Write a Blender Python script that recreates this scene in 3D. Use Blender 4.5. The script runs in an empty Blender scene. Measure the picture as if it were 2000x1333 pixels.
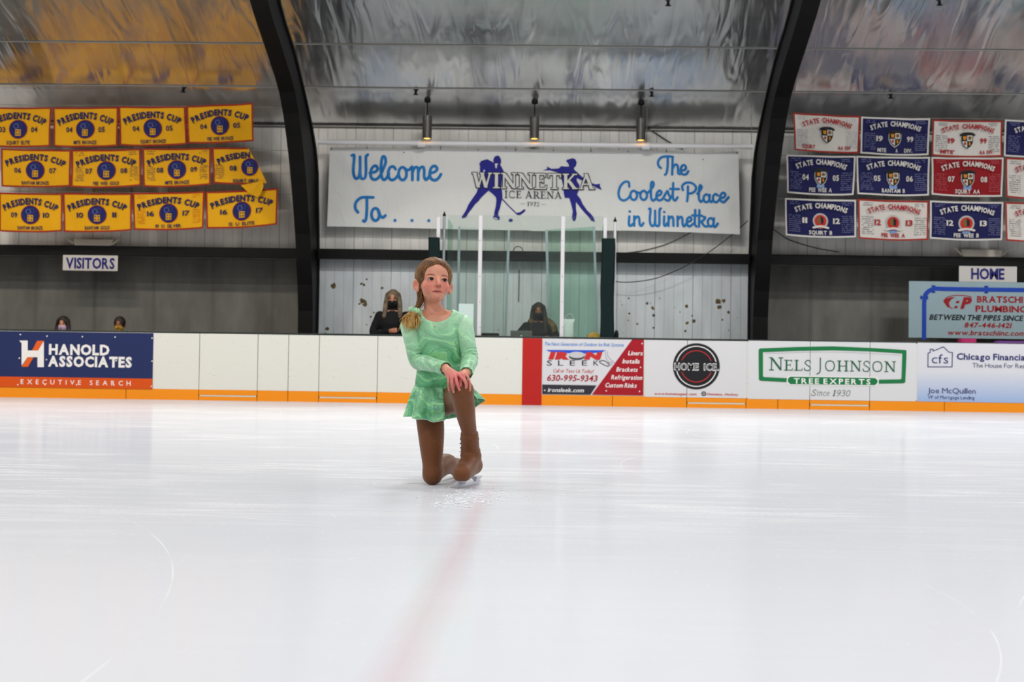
import bpy, bmesh, math, random
import numpy as np
from mathutils import Vector, Matrix
R = math.radians
random.seed(7)
rng = np.random.default_rng(5)
C = bpy.context.scene.collection
SC = bpy.context.scene

# ------------------------------------------------------------------ camera
F = 2778.0                       # focal length in pixels of the 2000x1333 frame (50 mm lens)
EYE = Vector((0, 0, 0.48))
YAW, PITCH, ROLL = math.atan(68 / F), math.atan(64.0 / F), 0.0147
fw = Vector((-math.sin(YAW) * math.cos(PITCH), math.cos(YAW) * math.cos(PITCH), math.sin(PITCH)))
r0 = fw.cross(Vector((0, 0, 1))).normalized()
u0 = r0.cross(fw)
rt = r0 * math.cos(ROLL) + u0 * math.sin(ROLL)
up = u0 * math.cos(ROLL) - r0 * math.sin(ROLL)
cam = bpy.data.cameras.new('camera')
cam.sensor_width = 36.0
cam.lens = F * 36.0 / 2000.0
cam.clip_end = 200
cam.dof.use_dof = True
cam.dof.focus_distance = 5.95
cam.dof.aperture_fstop = 7.0
camo = bpy.data.objects.new('camera', cam)
M = Matrix((rt, up, -fw)).transposed().to_4x4()
M.translation = EYE
camo.matrix_world = M
C.objects.link(camo)
SC.camera = camo

# ------------------------------------------------------------------ world, lamps, exposure
SC.view_settings.view_transform = 'Standard'
SC.view_settings.look = 'None'
SC.view_settings.gamma = 1
SC.view_settings.use_curve_mapping = False
SC.view_settings.exposure = 0.46
SC.cycles.use_denoising = True
SC.cycles.max_bounces = 7
SC.cycles.diffuse_bounces = 4
SC.cycles.glossy_bounces = 3
SC.cycles.transparent_max_bounces = 16
SC.cycles.caustics_reflective = False
SC.cycles.caustics_refractive = False
SC.cycles.sample_clamp_indirect = 6.0
wd = bpy.data.worlds.new('arena_air')
SC.world = wd
wd.use_nodes = True
wd.node_tree.nodes['Background'].inputs[0].default_value = (0.8, 0.85, 0.9, 1)
wd.node_tree.nodes['Background'].inputs[1].default_value = 0.05
LAMP_POWER = 235.0
for iy, ly in enumerate((-1.5, 3.2, 7.9, 12.6, 17.0)):
    for lx in (-17.0, -8.5, 0.0, 8.5, 17.0):
        l = bpy.data.lights.new('arena_lamp', 'AREA')
        l.shape = 'RECTANGLE'
        l.size = 1.5
        l.size_y = 0.6
        l.energy = LAMP_POWER * {-1.5: 1.0, 3.2: 0.5, 7.9: 0.5, 12.6: 0.7, 17.0: 1.2}[ly]
        l.color = (1.0, 0.88, 0.74) if ly > 15 and lx < -5 else (1.0, 0.985, 0.95)
        lo = bpy.data.objects.new('arena_lamp', l)
        lo.location = (lx, ly, {-1.5: 6.3, 3.2: 7.7, 7.9: 8.3, 12.6: 8.0, 17.0: 7.0}[ly])
        C.objects.link(lo)


def at(px, py, Y):
    """world point on the plane at depth Y that a pixel of the photograph looks at"""
    d = fw + rt * ((px - 1000) / F) + up * ((666.5 - py) / F)
    return EYE + d * (Y / d.y)


def ground(px, py, z=0.0):
    d = fw + rt * ((px - 1000) / F) + up * ((666.5 - py) / F)
    return EYE + d * ((z - EYE.z) / d.z)


# ------------------------------------------------------------------ materials
def lin(c):
    return tuple((v / 255 / 12.92 if v / 255 <= 0.04045 else ((v / 255 + 0.055) / 1.055) ** 2.4) for v in c)


MATS = {}


def mat(name, col, rough=0.6, metal=0.0, spec=0.4, noise=0.0, nscale=8.0, stretch=(1, 1, 1), bump=0.0, bscale=30.0,
        emit=None, sheen=0.0, col2=None):
    if name in MATS:
        return MATS[name]
    m = bpy.data.materials.new(name)
    m.use_nodes = True
    nt = m.node_tree
    b = nt.nodes['Principled BSDF']
    c = lin(col) + (1,)
    b.inputs['Base Color'].default_value = c
    b.inputs['Roughness'].default_value = rough
    b.inputs['Metallic'].default_value = metal
    b.inputs['Specular IOR Level'].default_value = spec
    if sheen:
        b.inputs['Sheen Weight'].default_value = sheen
    if emit:
        b.inputs['Emission Color'].default_value = lin(emit[0]) + (1,)
        b.inputs['Emission Strength'].default_value = emit[1]
    tc = None
    if noise or bump:
        tc = nt.nodes.new('ShaderNodeTexCoord')
        mp = nt.nodes.new('ShaderNodeMapping')
        mp.inputs['Scale'].default_value = stretch
        nt.links.new(tc.outputs['Object'], mp.inputs[0])
    if noise:
        n = nt.nodes.new('ShaderNodeTexNoise')
        n.inputs['Scale'].default_value = nscale
        n.inputs['Detail'].default_value = 5
        nt.links.new(mp.outputs[0], n.inputs[0])
        r = nt.nodes.new('ShaderNodeMapRange')
        r.inputs[1].default_value = 0.3
        r.inputs[2].default_value = 0.7
        nt.links.new(n.outputs[0], r.inputs[0])
        mx = nt.nodes.new('ShaderNodeMixRGB')
        c2 = lin(col2) if col2 else tuple(v * (1 - noise) for v in c[:3])
        mx.inputs[1].default_value = c
        mx.inputs[2].default_value = tuple(c2) + (1,)
        nt.links.new(r.outputs[0], mx.inputs[0])
        nt.links.new(mx.outputs[0], b.inputs['Base Color'])
    if bump:
        n2 = nt.nodes.new('ShaderNodeTexNoise')
        n2.inputs['Scale'].default_value = bscale
        n2.inputs['Detail'].default_value = 4
        nt.links.new(mp.outputs[0], n2.inputs[0])
        bp = nt.nodes.new('ShaderNodeBump')
        bp.inputs['Strength'].default_value = bump
        bp.inputs['Distance'].default_value = 0.02
        nt.links.new(n2.outputs[0], bp.inputs['Height'])
        nt.links.new(bp.outputs[0], b.inputs['Normal'])
    MATS[name] = m
    return m


class N:
    """tiny node-graph helper"""

    def __init__(s, name):
        s.m = bpy.data.materials.new(name)
        s.m.use_nodes = True
        s.t = s.m.node_tree
        s.b = s.t.nodes['Principled BSDF']
        s.out = s.t.nodes['Material Output']
        MATS[name] = s.m

    def n(s, kind, **kw):
        x = s.t.nodes.new('ShaderNode' + kind)
        for k, v in kw.items():
            if k.startswith('_'):
                setattr(x, k[1:], v)
            else:
                x.inputs[int(k[1:]) if k[0] == 'i' and k[1:].isdigit() else k].default_value = v
        return x

    def l(s, a, b):
        s.t.links.new(a, b)

    def coord(s, scale=(1, 1, 1), which='Object', rot=(0, 0, 0)):
        tc = s.n('TexCoord')
        mp = s.n('Mapping')
        mp.inputs['Scale'].default_value = scale
        mp.inputs['Rotation'].default_value = rot
        s.l(tc.outputs[which], mp.inputs[0])
        return mp.outputs[0]

    def noise(s, vec, scale, detail=4, rough=0.5, dist=0.0):
        x = s.n('TexNoise')
        x.inputs['Scale'].default_value = scale
        x.inputs['Detail'].default_value = detail
        x.inputs['Roughness'].default_value = rough
        x.inputs['Distortion'].default_value = dist
        s.l(vec, x.inputs[0])
        return x.outputs[0]

    def rng(s, v, a, b, c=0.0, d=1.0):
        x = s.n('MapRange')
        for i, q in enumerate((a, b, c, d)):
            x.inputs[i + 1].default_value = q
        s.l(v, x.inputs[0])
        return x.outputs[0]

    def math(s, op, a, b=None, clamp=False):
        x = s.n('Math', _operation=op, _use_clamp=clamp)
        for i, q in enumerate((a, b)):
            if q is None:
                continue
            if isinstance(q, (int, float)):
                x.inputs[i].default_value = q
            else:
                s.l(q, x.inputs[i])
        return x.outputs[0]

    def mix(s, f, a, b, mode='MIX'):
        x = s.n('MixRGB', _blend_type=mode)
        for i, q in enumerate((f, a, b)):
            if isinstance(q, (int, float)):
                x.inputs[i].default_value = q
            elif isinstance(q, tuple):
                x.inputs[i].default_value = (lin(q) + (1,))
            else:
                s.l(q, x.inputs[i])
        return x.outputs[0]

    def ramp(s, v, stops, interp='LINEAR'):
        x = s.n('ValToRGB')
        cr = x.color_ramp
        cr.interpolation = interp
        while len(cr.elements) < len(stops):
            cr.elements.new(0.5)
        for e, (p, c) in zip(cr.elements, stops):
            e.position = p
            e.color = lin(c) + (1,)
        s.l(v, x.inputs[0])
        return x.outputs[0]

    def bump(s, h, strength, dist=0.02, normal=None):
        x = s.n('Bump')
        x.inputs['Strength'].default_value = strength
        x.inputs['Distance'].default_value = dist
        s.l(h, x.inputs['Height'])
        if normal:
            s.l(normal, x.inputs['Normal'])
        return x.outputs[0]

    def sepxyz(s, v):
        x = s.n('SeparateXYZ')
        s.l(v, x.inputs[0])
        return x.outputs


# ------------------------------------------------------------------ object helpers
def tag(o, label=None, cat=None, group=None, kind=None):
    if label:
        o['label'] = label
    if cat:
        o['category'] = cat
    if group:
        o['group'] = group
    if kind:
        o['kind'] = kind
    return o


def thing(name, loc, label, cat, group=None):
    o = bpy.data.objects.new(name, None)
    o.empty_display_size = 0.1
    o.location = loc
    C.objects.link(o)
    return tag(o, label, cat, group)


class MB:
    def __init__(s):
        s.v, s.f, s.m = [], [], []

    def add(s, vs, fs, mi=0):
        o = len(s.v)
        s.v += [tuple(p) for p in vs]
        s.f += [tuple(i + o for i in f) for f in fs]
        s.m += [mi] * len(fs)

    def box(s, x0, x1, y0, y1, z0, z1, mi=0):
        s.add([(x, y, z) for x in (x0, x1) for y in (y0, y1) for z in (z0, z1)],
              [(0, 1, 3, 2), (4, 6, 7, 5), (0, 4, 5, 1), (2, 3, 7, 6), (0, 2, 6, 4), (1, 5, 7, 3)], mi)

    def hexa(s, p, mi=0):
        """8 points: bottom ring 4, top ring 4"""
        s.add(p, [(3, 2, 1, 0), (4, 5, 6, 7), (0, 1, 5, 4), (1, 2, 6, 5), (2, 3, 7, 6), (3, 0, 4, 7)], mi)

    def tube(s, path, rad, n=8, mi=0, cap=True, flat=1.0):
        path = [Vector(p) for p in path]
        if not isinstance(rad, (list, tuple)):
            rad = [rad] * len(path)
        vs, fs = [], []
        ref = None
        for i, p in enumerate(path):
            t = (path[min(i + 1, len(path) - 1)] - path[max(i - 1, 0)]).normalized()
            if ref is None:
                ref = Vector((0, 0, 1)) if abs(t.z) < 0.9 else Vector((1, 0, 0))
            a = (ref - t * ref.dot(t)).normalized()
            b = t.cross(a)
            ref = a
            for k in range(n):
                w = 2 * math.pi * k / n
                vs.append(p + a * math.cos(w) * rad[i] + b * math.sin(w) * rad[i] * flat)
        for i in range(len(path) - 1):
            for k in range(n):
                k2 = (k + 1) % n
                fs.append((i * n + k, i * n + k2, (i + 1) * n + k2, (i + 1) * n + k))
        if cap:
            fs.append(tuple(reversed(range(n))))
            fs.append(tuple((len(path) - 1) * n + k for k in range(n)))
        s.add(vs, fs, mi)

    def lathe(s, c, prof, n=20, mi=0, axis='z'):
        """prof: list of (radius, height) from c"""
        vs, fs = [], []
        for r, h in prof:
            for k in range(n):
                w = 2 * math.pi * k / n
                q = (r * math.cos(w), r * math.sin(w), h)
                if axis == 'y':
                    q = (q[0], h, q[1])
                elif axis == 'x':
                    q = (h, q[0], q[1])
                vs.append((c[0] + q[0], c[1] + q[1], c[2] + q[2]))
        for i in range(len(prof) - 1):
            for k in range(n):
                k2 = (k + 1) % n
                fs.append((i * n + k, i * n + k2, (i + 1) * n + k2, (i + 1) * n + k))
        fs.append(tuple(reversed(range(n))))
        fs.append(tuple((len(prof) - 1) * n + k for k in range(n)))
        s.add(vs, fs, mi)

    def ball(s, c, r, n=16, m=10, mi=0):
        rx, ry, rz = r if isinstance(r, (list, tuple)) else (r, r, r)
        vs, fs = [], []
        for i in range(m + 1):
            a = math.pi * i / m
            for k in range(n):
                w = 2 * math.pi * k / n
                vs.append((c[0] + rx * math.sin(a) * math.cos(w), c[1] + ry * math.sin(a) * math.sin(w), c[2] + rz * math.cos(a)))
        for i in range(m):
            for k in range(n):
                k2 = (k + 1) % n
                fs.append((i * n + k, (i + 1) * n + k, (i + 1) * n + k2, i * n + k2))
        s.add(vs, fs, mi)

    def grid(s, fn, nu, nv, mi=0, closed=False):
        vs = [fn(i / nu, j / nv) for j in range(nv + 1) for i in range(nu + (0 if closed else 1))]
        w = nu if closed else nu + 1
        fs = []
        for j in range(nv):
            for i in range(nu):
                i2 = (i + 1) % w if closed else i + 1
                fs.append((j * w + i, j * w + i2, (j + 1) * w + i2, (j + 1) * w + i))
        s.add(vs, fs, mi)

    def build(s, name, mats, parent=None, smooth=False, origin=None, solid=0.0, sub=0, bevel=0.0):
        if not isinstance(mats, (list, tuple)):
            mats = [mats]
        o0 = Vector(origin) if origin is not None else (Vector((0, 0, 0)) if parent is None else world_loc(parent))
        me = bpy.data.meshes.new(name)
        me.from_pydata([(p[0] - o0.x, p[1] - o0.y, p[2] - o0.z) for p in s.v], [], s.f)
        for m_ in mats:
            me.materials.append(m_)
        me.polygons.foreach_set('material_index', s.m)
        if smooth:
            me.polygons.foreach_set('use_smooth', [True] * len(me.polygons))
        me.update()
        o = bpy.data.objects.new(name, me)
        C.objects.link(o)
        if parent is not None:
            o.parent = parent
            if origin is not None:
                o.location = o0 - world_loc(parent)
        else:
            o.location = o0
        if bevel:
            q = o.modifiers.new('bevel', 'BEVEL')
            q.width = bevel
            q.segments = 2
            q.limit_method = 'ANGLE'
        if solid:
            q = o.modifiers.new('solid', 'SOLIDIFY')
            q.thickness = solid
            q.offset = 0
        if sub:
            q = o.modifiers.new('sub', 'SUBSURF')
            q.levels = sub
            q.render_levels = sub
        return o


def world_loc(o):
    p = Vector(o.location)
    while o.parent:
        o = o.parent
        p = p + Vector(o.location)
    return p


def center_of(mb):
    a = np.array(mb.v)
    return Vector(((a[:, 0].min() + a[:, 0].max()) / 2, (a[:, 1].min() + a[:, 1].max()) / 2, a[:, 2].min()))


# ------------------------------------------------------------------ lettering
GL = {}


def glyph(ch, bold):
    k = (ch, bold)
    if k not in GL:
        cu = bpy.data.curves.new('glyph', 'FONT')
        cu.body = ch
        cu.size = 1.0
        cu.offset = bold
        cu.resolution_u = 2
        cu.fill_mode = 'FRONT'
        ob = bpy.data.objects.new('glyph', cu)
        me = bpy.data.meshes.new_from_object(ob)
        vs = np.array([(v.co.x, v.co.y) for v in me.vertices]) if len(me.vertices) else np.zeros((0, 2))
        fs = [tuple(p.vertices) for p in me.polygons]
        bpy.data.objects.remove(ob)
        bpy.data.curves.remove(cu)
        bpy.data.meshes.remove(me)
        GL[k] = (vs, fs)
    return GL[k]


def cap_h(bold):
    v = glyph('H', bold)[0]
    return v[:, 1].max()


def layout(s, bold=0.0, gap=0.075, space=0.36):
    """list of (verts, faces, xcenter, width) with cap height 1"""
    ch_ = cap_h(bold)
    x, out = 0.0, []
    for ch in s:
        if ch == ' ':
            x += space
            continue
        v, f = glyph(ch, bold)
        if len(v) == 0:
            continue
        v = v / ch_
        w = v[:, 0].max() - v[:, 0].min()
        out.append((v - np.array([v[:, 0].min(), 0]), f, x, w))
        x += w + gap
    return out, x - gap


def spline(pts, n=6):
    """Catmull-Rom through the points"""
    p = [np.array(q, float) for q in pts]
    if len(p) < 3:
        return p
    out = []
    for i in range(len(p) - 1):
        a = p[i - 1] if i else 2 * p[0] - p[1]
        b, c = p[i], p[i + 1]
        d = p[i + 2] if i + 2 < len(p) else 2 * p[-1] - p[-2]
        for k in range(n):
            t = k / n
            out.append(0.5 * (2 * b + (c - a) * t + (2 * a - 5 * b + 4 * c - d) * t * t + (3 * b - a - 3 * c + d) * t ** 3))
    out.append(p[-1])
    return out


class Print:
    """ink on a sheet: 2D shapes (x right, z up, metres) pushed through a mapping onto the sheet"""

    def __init__(s, fn):
        s.fn, s.mb, s.mats = fn, MB(), []

    def mi(s, m):
        if m not in s.mats:
            s.mats.append(m)
        return s.mats.index(m)

    def put(s, vs, fs, m, layer=1):
        s.mb.add([s.fn(float(x), float(z), layer) for x, z in vs], fs, s.mi(m))

    def poly(s, pts, m, layer=1):
        a = 0
        for i in range(len(pts)):
            x0, y0 = pts[i]
            x1, y1 = pts[(i + 1) % len(pts)]
            a += x0 * y1 - x1 * y0
        pts = list(pts) if a > 0 else list(reversed(pts))
        s.put(pts, [tuple(range(len(pts)))], m, layer)

    def rect(s, x0, x1, z0, z1, m, layer=1, nx=1):
        for i in range(nx):
            a, b = x0 + (x1 - x0) * i / nx, x0 + (x1 - x0) * (i + 1) / nx
            s.put([(a, z0), (b, z0), (b, z1), (a, z1)], [(0, 1, 2, 3)], m, layer)

    def disc(s, cx, cz, rx, rz, m, layer=1, n=24, rings=2):
        vs = [(cx, cz)]
        fs = []
        for j in range(1, rings + 1):
            for k in range(n):
                w = 2 * math.pi * k / n
                vs.append((cx + rx * j / rings * math.cos(w), cz + rz * j / rings * math.sin(w)))
        for k in range(n):
            fs.append((0, 1 + k, 1 + (k + 1) % n))
        for j in range(rings - 1):
            for k in range(n):
                k2 = (k + 1) % n
                fs.append((1 + j * n + k, 1 + (j + 1) * n + k, 1 + (j + 1) * n + k2, 1 + j * n + k2))
        s.put(vs, fs, m, layer)

    def ring(s, cx, cz, r_in, r_out, m, layer=1, a0=0, a1=360, n=30, sq=1.0):
        vs, fs = [], []
        for k in range(n + 1):
            w = R(a0 + (a1 - a0) * k / n)
            vs.append((cx + r_in * math.cos(w), cz + r_in * sq * math.sin(w)))
            vs.append((cx + r_out * math.cos(w), cz + r_out * sq * math.sin(w)))
        for k in range(n):
            fs.append((2 * k, 2 * k + 1, 2 * k + 3, 2 * k + 2))
        s.put(vs, fs, m, layer)

    def stroke(s, pts, w, m, layer=1, smooth=True, caps=True):
        """one mitred ribbon; it rises by a hair along its length so that it may cross itself"""
        p = spline(pts, 5) if smooth and len(pts) > 2 else [np.array(q, float) for q in pts]
        p = [p[0]] + [b_ for a_, b_ in zip(p[:-1], p[1:]) if np.hypot(*(b_ - a_)) > 1e-6]
        if len(p) < 2:
            return
        d = [(b_ - a_) / np.hypot(*(b_ - a_)) for a_, b_ in zip(p[:-1], p[1:])]
        L, Rr = [], []
        for i, q in enumerate(p):
            d0, d1 = d[max(i - 1, 0)], d[min(i, len(d) - 1)]
            t = d0 + d1
            t = t / max(np.hypot(*t), 1e-6)
            n_ = np.array([-t[1], t[0]])
            k = w / 2 / max(0.55, abs(n_ @ np.array([-d0[1], d0[0]])))
            L.append(q + n_ * k)
            Rr.append(q - n_ * k)
        for i in range(len(p) - 1):
            ly = layer + 0.012 * i
            vs = [s.fn(float(v[0]), float(v[1]), l_) for v, l_ in ((L[i], ly), (Rr[i], ly), (Rr[i + 1], ly + 0.012), (L[i + 1], ly + 0.012))]
            s.mb.add(vs, [(0, 1, 2, 3)], s.mi(m))
        if caps:
            for q, t, ly in ((p[0], -d[0], layer), (p[-1], d[-1], layer + 0.012 * (len(p) - 1))):
                a0 = math.atan2(t[1], t[0])
                fan = [(q[0] + w / 2 * math.cos(a0 + R(an)), q[1] + w / 2 * math.sin(a0 + R(an))) for an in range(-90, 91, 30)]
                s.put(fan, [tuple(range(len(fan)))], m, ly)

    def text(s, st, cx, cz, h, w=None, m=None, bold=0.0, shear=0.0, layer=2, gap=0.09, space=0.36, align='c', arc=0.0):
        """cx, cz: centre of the cap-height box; arc: rise of a circular arch"""
        L, tw = layout(st, bold, gap, space)
        sx = h if w is None else w / tw
        W = tw * sx
        x0 = cx - W / 2 if align == 'c' else cx
        if arc:
            rad = (W * W / 4 + arc * arc) / (2 * arc)
        for v, f, x, gw in L:
            if not arc:
                q = [(x0 + (x + a) * sx + (b - 0.5) * shear * h, cz + (b - 0.5) * h) for a, b in v]
            else:
                mid = (x + gw / 2) * sx - W / 2
                th = math.asin(max(-1, min(1, mid / rad)))
                bx, bz = rad * math.sin(th), rad * math.cos(th) - rad
                c_, s_ = math.cos(th), math.sin(th)
                q = []
                for a, b in v:
                    lx, lz = (a - gw / 2) * sx, (b - 0.5) * h
                    q.append((cx + bx + lx * c_ + lz * s_, cz + bz - lx * s_ + lz * c_))
            s.put(q, f, m, layer)
        return W

    def scribble(s, x0, x1, z, h, m, layer=2, n=None, w=None):
        """a line of small hand-stitched name marks, too small to read"""
        x = x0
        while x < x1:
            l = random.uniform(0.5, 1.4) * h
            if random.random() < 0.8:
                k = z + random.uniform(-0.15, 0.15) * h
                s.stroke([(x, k - h * 0.4), (x + l * 0.3, k + h * 0.4), (x + l * 0.6, k - h * 0.35), (x + l, k + h * 0.3)], w or h * 0.28, m, layer,
                         smooth=False, caps=False)
            x += l + h * 0.25

    def build(s, name, parent):
        o = s.mb.build(name, s.mats, parent)
        s.mb, s.mats = MB(), []
        return o


# a small serif alphabet: strokes (x0,y0,x1,y1,thickness) and serifs (x,y,half width); cap height 1
TK, TN = 0.19, 0.10
SERIF = {
    'W': (1.16, [(0.1, 1, 0.34, 0.03, TK), (0.34, 0.03, 0.58, 0.92, TN), (0.56, 0.92, 0.8, 0.03, TK), (0.8, 0.03, 1.04, 1, TN)], [(0.1, 1, 0.14), (0.56, 1, 0.14), (1.04, 1, 0.12)]),
    'I': (0.42, [(0.21, 0, 0.21, 1, TK)], [(0.21, 0, 0.2), (0.21, 1, 0.2)]),
    'N': (0.95, [(0.17, 0, 0.17, 1, TN), (0.17, 0.97, 0.8, 0.04, TK), (0.8, 0.0, 0.8, 1, TN)], [(0.17, 0, 0.16), (0.1, 1, 0.1), (0.8, 1, 0.16)]),
    'E': (0.74, [(0.2, 0, 0.2, 1, TK), (0.2, 0.045, 0.68, 0.045, 0.09), (0.2, 0.52, 0.52, 0.52, 0.09), (0.2, 0.955, 0.64, 0.955, 0.09), (0.67, 0, 0.7, 0.24, 0.07), (0.63, 0.78, 0.63, 1, 0.07), (0.52, 0.4, 0.52, 0.64, 0.06)], [(0.14, 0, 0.14), (0.14, 1, 0.14)]),
    'T': (0.82, [(0.41, 0, 0.41, 1, TK), (0.05, 0.955, 0.77, 0.955, 0.09), (0.06, 0.74, 0.06, 1, 0.07), (0.76, 0.74, 0.76, 1, 0.07)], [(0.41, 0, 0.2)]),
    'K': (0.92, [(0.2, 0, 0.2, 1, TK), (0.25, 0.42, 0.72, 0.98, TN), (0.38, 0.55, 0.74, 0.03, TK)], [(0.2, 0, 0.18), (0.2, 1, 0.18), (0.74, 1, 0.15), (0.76, 0, 0.16)]),
    'A': (0.94, [(0.13, 0, 0.47, 1, TN), (0.44, 1, 0.78, 0, TK), (0.24, 0.32, 0.66, 0.32, 0.08)], [(0.13, 0, 0.14), (0.8, 0, 0.16)]),
    'R': (0.84, [(0.2, 0, 0.2, 1, TK), (0.45, 0.48, 0.74, 0.03, TK), (0.2, 0.955, 0.42, 0.955, 0.09), (0.2, 0.47, 0.42, 0.47, 0.09), (0.42, 0.955, 0.6, 0.88, 0.12), (0.6, 0.88, 0.62, 0.6, TK * 0.9), (0.6, 0.58, 0.42, 0.47, 0.12)], [(0.2, 0, 0.18), (0.14, 1, 0.14), (0.78, 0, 0.12)]),
    'H': (0.98, [(0.2, 0, 0.2, 1, TK), (0.78, 0, 0.78, 1, TK), (0.2, 0.5, 0.78, 0.5, 0.08)], [(0.2, 0, 0.17), (0.2, 1, 0.17), (0.78, 0, 0.17), (0.78, 1, 0.17)]),
    'L': (0.7, [(0.2, 0, 0.2, 1, TK), (0.2, 0.045, 0.64, 0.045, 0.09), (0.64, 0, 0.66, 0.24, 0.07)], [(0.14, 0, 0.14), (0.2, 1, 0.17)]),
    '1': (0.5, [(0.27, 0, 0.27, 1, TK), (0.1, 0.82, 0.27, 0.97, 0.08)], [(0.27, 0, 0.18)]),
    '7': (0.6, [(0.05, 0.94, 0.56, 0.94, 0.12), (0.53, 0.94, 0.24, 0, TK * 0.8)], []),
}
SERIF_CURVE = {
    'C': (0.9, [[(0.8, 0.78), (0.7, 0.93), (0.48, 0.97), (0.22, 0.85), (0.12, 0.5), (0.22, 0.15), (0.5, 0.03), (0.72, 0.08), (0.82, 0.22)]], 0.13),
    'O': (0.96, [[(0.48, 0.96), (0.22, 0.86), (0.11, 0.5), (0.22, 0.14), (0.48, 0.04), (0.74, 0.14), (0.85, 0.5), (0.74, 0.86), (0.48, 0.96)]], 0.14),
    'S': (0.66, [[(0.56, 0.78), (0.46, 0.95), (0.26, 0.95), (0.12, 0.78), (0.2, 0.6), (0.42, 0.45), (0.56, 0.28), (0.48, 0.07), (0.28, 0.03), (0.08, 0.1), (0.06, 0.26)]], 0.13),
    'J': (0.45, [[(0.26, 1), (0.26, 0.6), (0.26, 0.1), (0.2, -0.12), (0.04, -0.22)]], 0.15),
    '9': (0.6, [[(0.5, 0.65), (0.36, 0.45), (0.14, 0.5), (0.08, 0.72), (0.2, 0.94), (0.4, 0.93), (0.52, 0.7), (0.46, 0.3), (0.18, 0.02)]], 0.11),
    '2': (0.6, [[(0.08, 0.74), (0.18, 0.93), (0.4, 0.92), (0.5, 0.7), (0.38, 0.4), (0.08, 0.06)], [(0.08, 0.06), (0.55, 0.06)]], 0.11),
    '3': (0.6, [[(0.08, 0.84), (0.26, 0.97), (0.46, 0.82), (0.36, 0.56), (0.22, 0.53)], [(0.22, 0.53), (0.46, 0.44), (0.5, 0.2), (0.3, 0.03), (0.06, 0.1)]], 0.11),
    '0': (0.6, [[(0.3, 0.96), (0.12, 0.8), (0.08, 0.5), (0.12, 0.2), (0.3, 0.04), (0.48, 0.2), (0.52, 0.5), (0.48, 0.8), (0.3, 0.96)]], 0.11),
    'i': (0.26, [[(0.06, 0.58), (0.15, 0.64), (0.15, 0.1), (0.24, 0.04)], [(0.15, 0.88), (0.16, 0.89)]], 0.09),
    'n': (0.52, [[(0.04, 0.58), (0.13, 0.64), (0.13, 0.02)], [(0.13, 0.48), (0.3, 0.64), (0.4, 0.56), (0.4, 0.1), (0.5, 0.04)]], 0.09),
    'c': (0.42, [[(0.38, 0.54), (0.22, 0.64), (0.08, 0.44), (0.1, 0.16), (0.24, 0.03), (0.4, 0.12)]], 0.09),
    'e': (0.44, [[(0.09, 0.34), (0.3, 0.4), (0.36, 0.54), (0.22, 0.64), (0.08, 0.42), (0.1, 0.14), (0.24, 0.03), (0.4, 0.12)]], 0.08),
}


def serif_text(pr, st, cx, cz, h, w, m, layer=2, grow=0.0, gap=0.04, space=0.3, shear=0.0, thin=1.0, big=(), align='c'):
    ws, x = [], 0.0
    for i, ch in enumerate(st):
        k = 1.22 if i in big else 1.0
        if ch == ' ':
            ws.append((x, k))
            x += space
            continue
        ws.append((x, k))
        x += (SERIF.get(ch) or SERIF_CURVE[ch])[0] * k + gap
    tw = x - gap
    sx = w / tw

    kk = [0]

    def ly():
        kk[0] += 1
        return layer + 0.02 * kk[0]

    def q(px, py):
        return (cx - w / 2 + px * sx + (py - 0.5) * h * shear, cz + (py - 0.5) * h)
    for ch, (x, k) in zip(st, ws):
        if ch == ' ':
            continue
        if ch in SERIF:
            _, ss, se = SERIF[ch]
            for (a, b, c, d, t) in ss:
                t = t * thin
                L = math.hypot(c - a, d - b)
                if abs(d - b) > 0.25 * L:          # near-vertical: cut level at its ends
                    t2 = t / 2 / max(0.5, abs(d - b) / L) + grow
                    e = grow if d > b else -grow
                    pts = [(a - t2, b - e), (a + t2, b - e), (c + t2, d + e), (c - t2, d + e)]
                else:
                    t2 = t / 2 + grow
                    pts = [(a - grow, b - t2), (c + grow, d - t2), (c + grow, d + t2), (a - grow, b + t2)]
                pr.poly([q(x + u * k, v * k) for u, v in pts], m, ly())
            for (a, b, hw) in se:
                lo_, hi_ = (b, b + 0.075) if b < 0.5 else (b - 0.075, b)
                pts = [(a - hw - grow, lo_ - grow), (a + hw + grow, lo_ - grow), (a + hw + grow, hi_ + grow), (a - hw - grow, hi_ + grow)]
                pr.poly([q(x + u * k, v * k) for u, v in pts], m, ly())
        else:
            _, cs, t = SERIF_CURVE[ch]
            for c_ in cs:
                pr.stroke([q(x + u * k, v * k) for u, v in c_], (t * thin + 2 * grow) * h * 0.9, m, ly())
# ------------------------------------------------------------------ layout constants
D = 21.86                        # front face of the dasher boards
WALL = 24.4
GIRT_Y = 24.12


def bx(px, Y=None, py=720):
    return at(px, py, Y or D).x


def bz(py, Y=None, px=1030):
    return at(px, py, Y or D).z


# ------------------------------------------------------------------ ice sheet
CL_X = bx(1038, py=790) - 0.012
g = N('ice')
co = g.coord()
big = g.noise(g.coord((1, 1, 1)), 0.55, 5, 0.6)
mid = g.noise(g.coord((1, 1.6, 1)), 5.0, 6, 0.65, 0.6)
fine = g.noise(g.coord((1, 1, 1)), 60.0, 3, 0.6)
def arc(cx, cy, r, w=0.004):
    """a skate mark: part of a circle on the ice"""
    vd = g.n('VectorMath', _operation='DISTANCE')
    g.l(co, vd.inputs[0])
    vd.inputs[1].default_value = (cx, cy, 0)
    return g.rng(g.math('ABSOLUTE', g.math('SUBTRACT', vd.outputs['Value'], r)), w * 0.2, w * 0.6, 1.0, 0.0)


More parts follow.
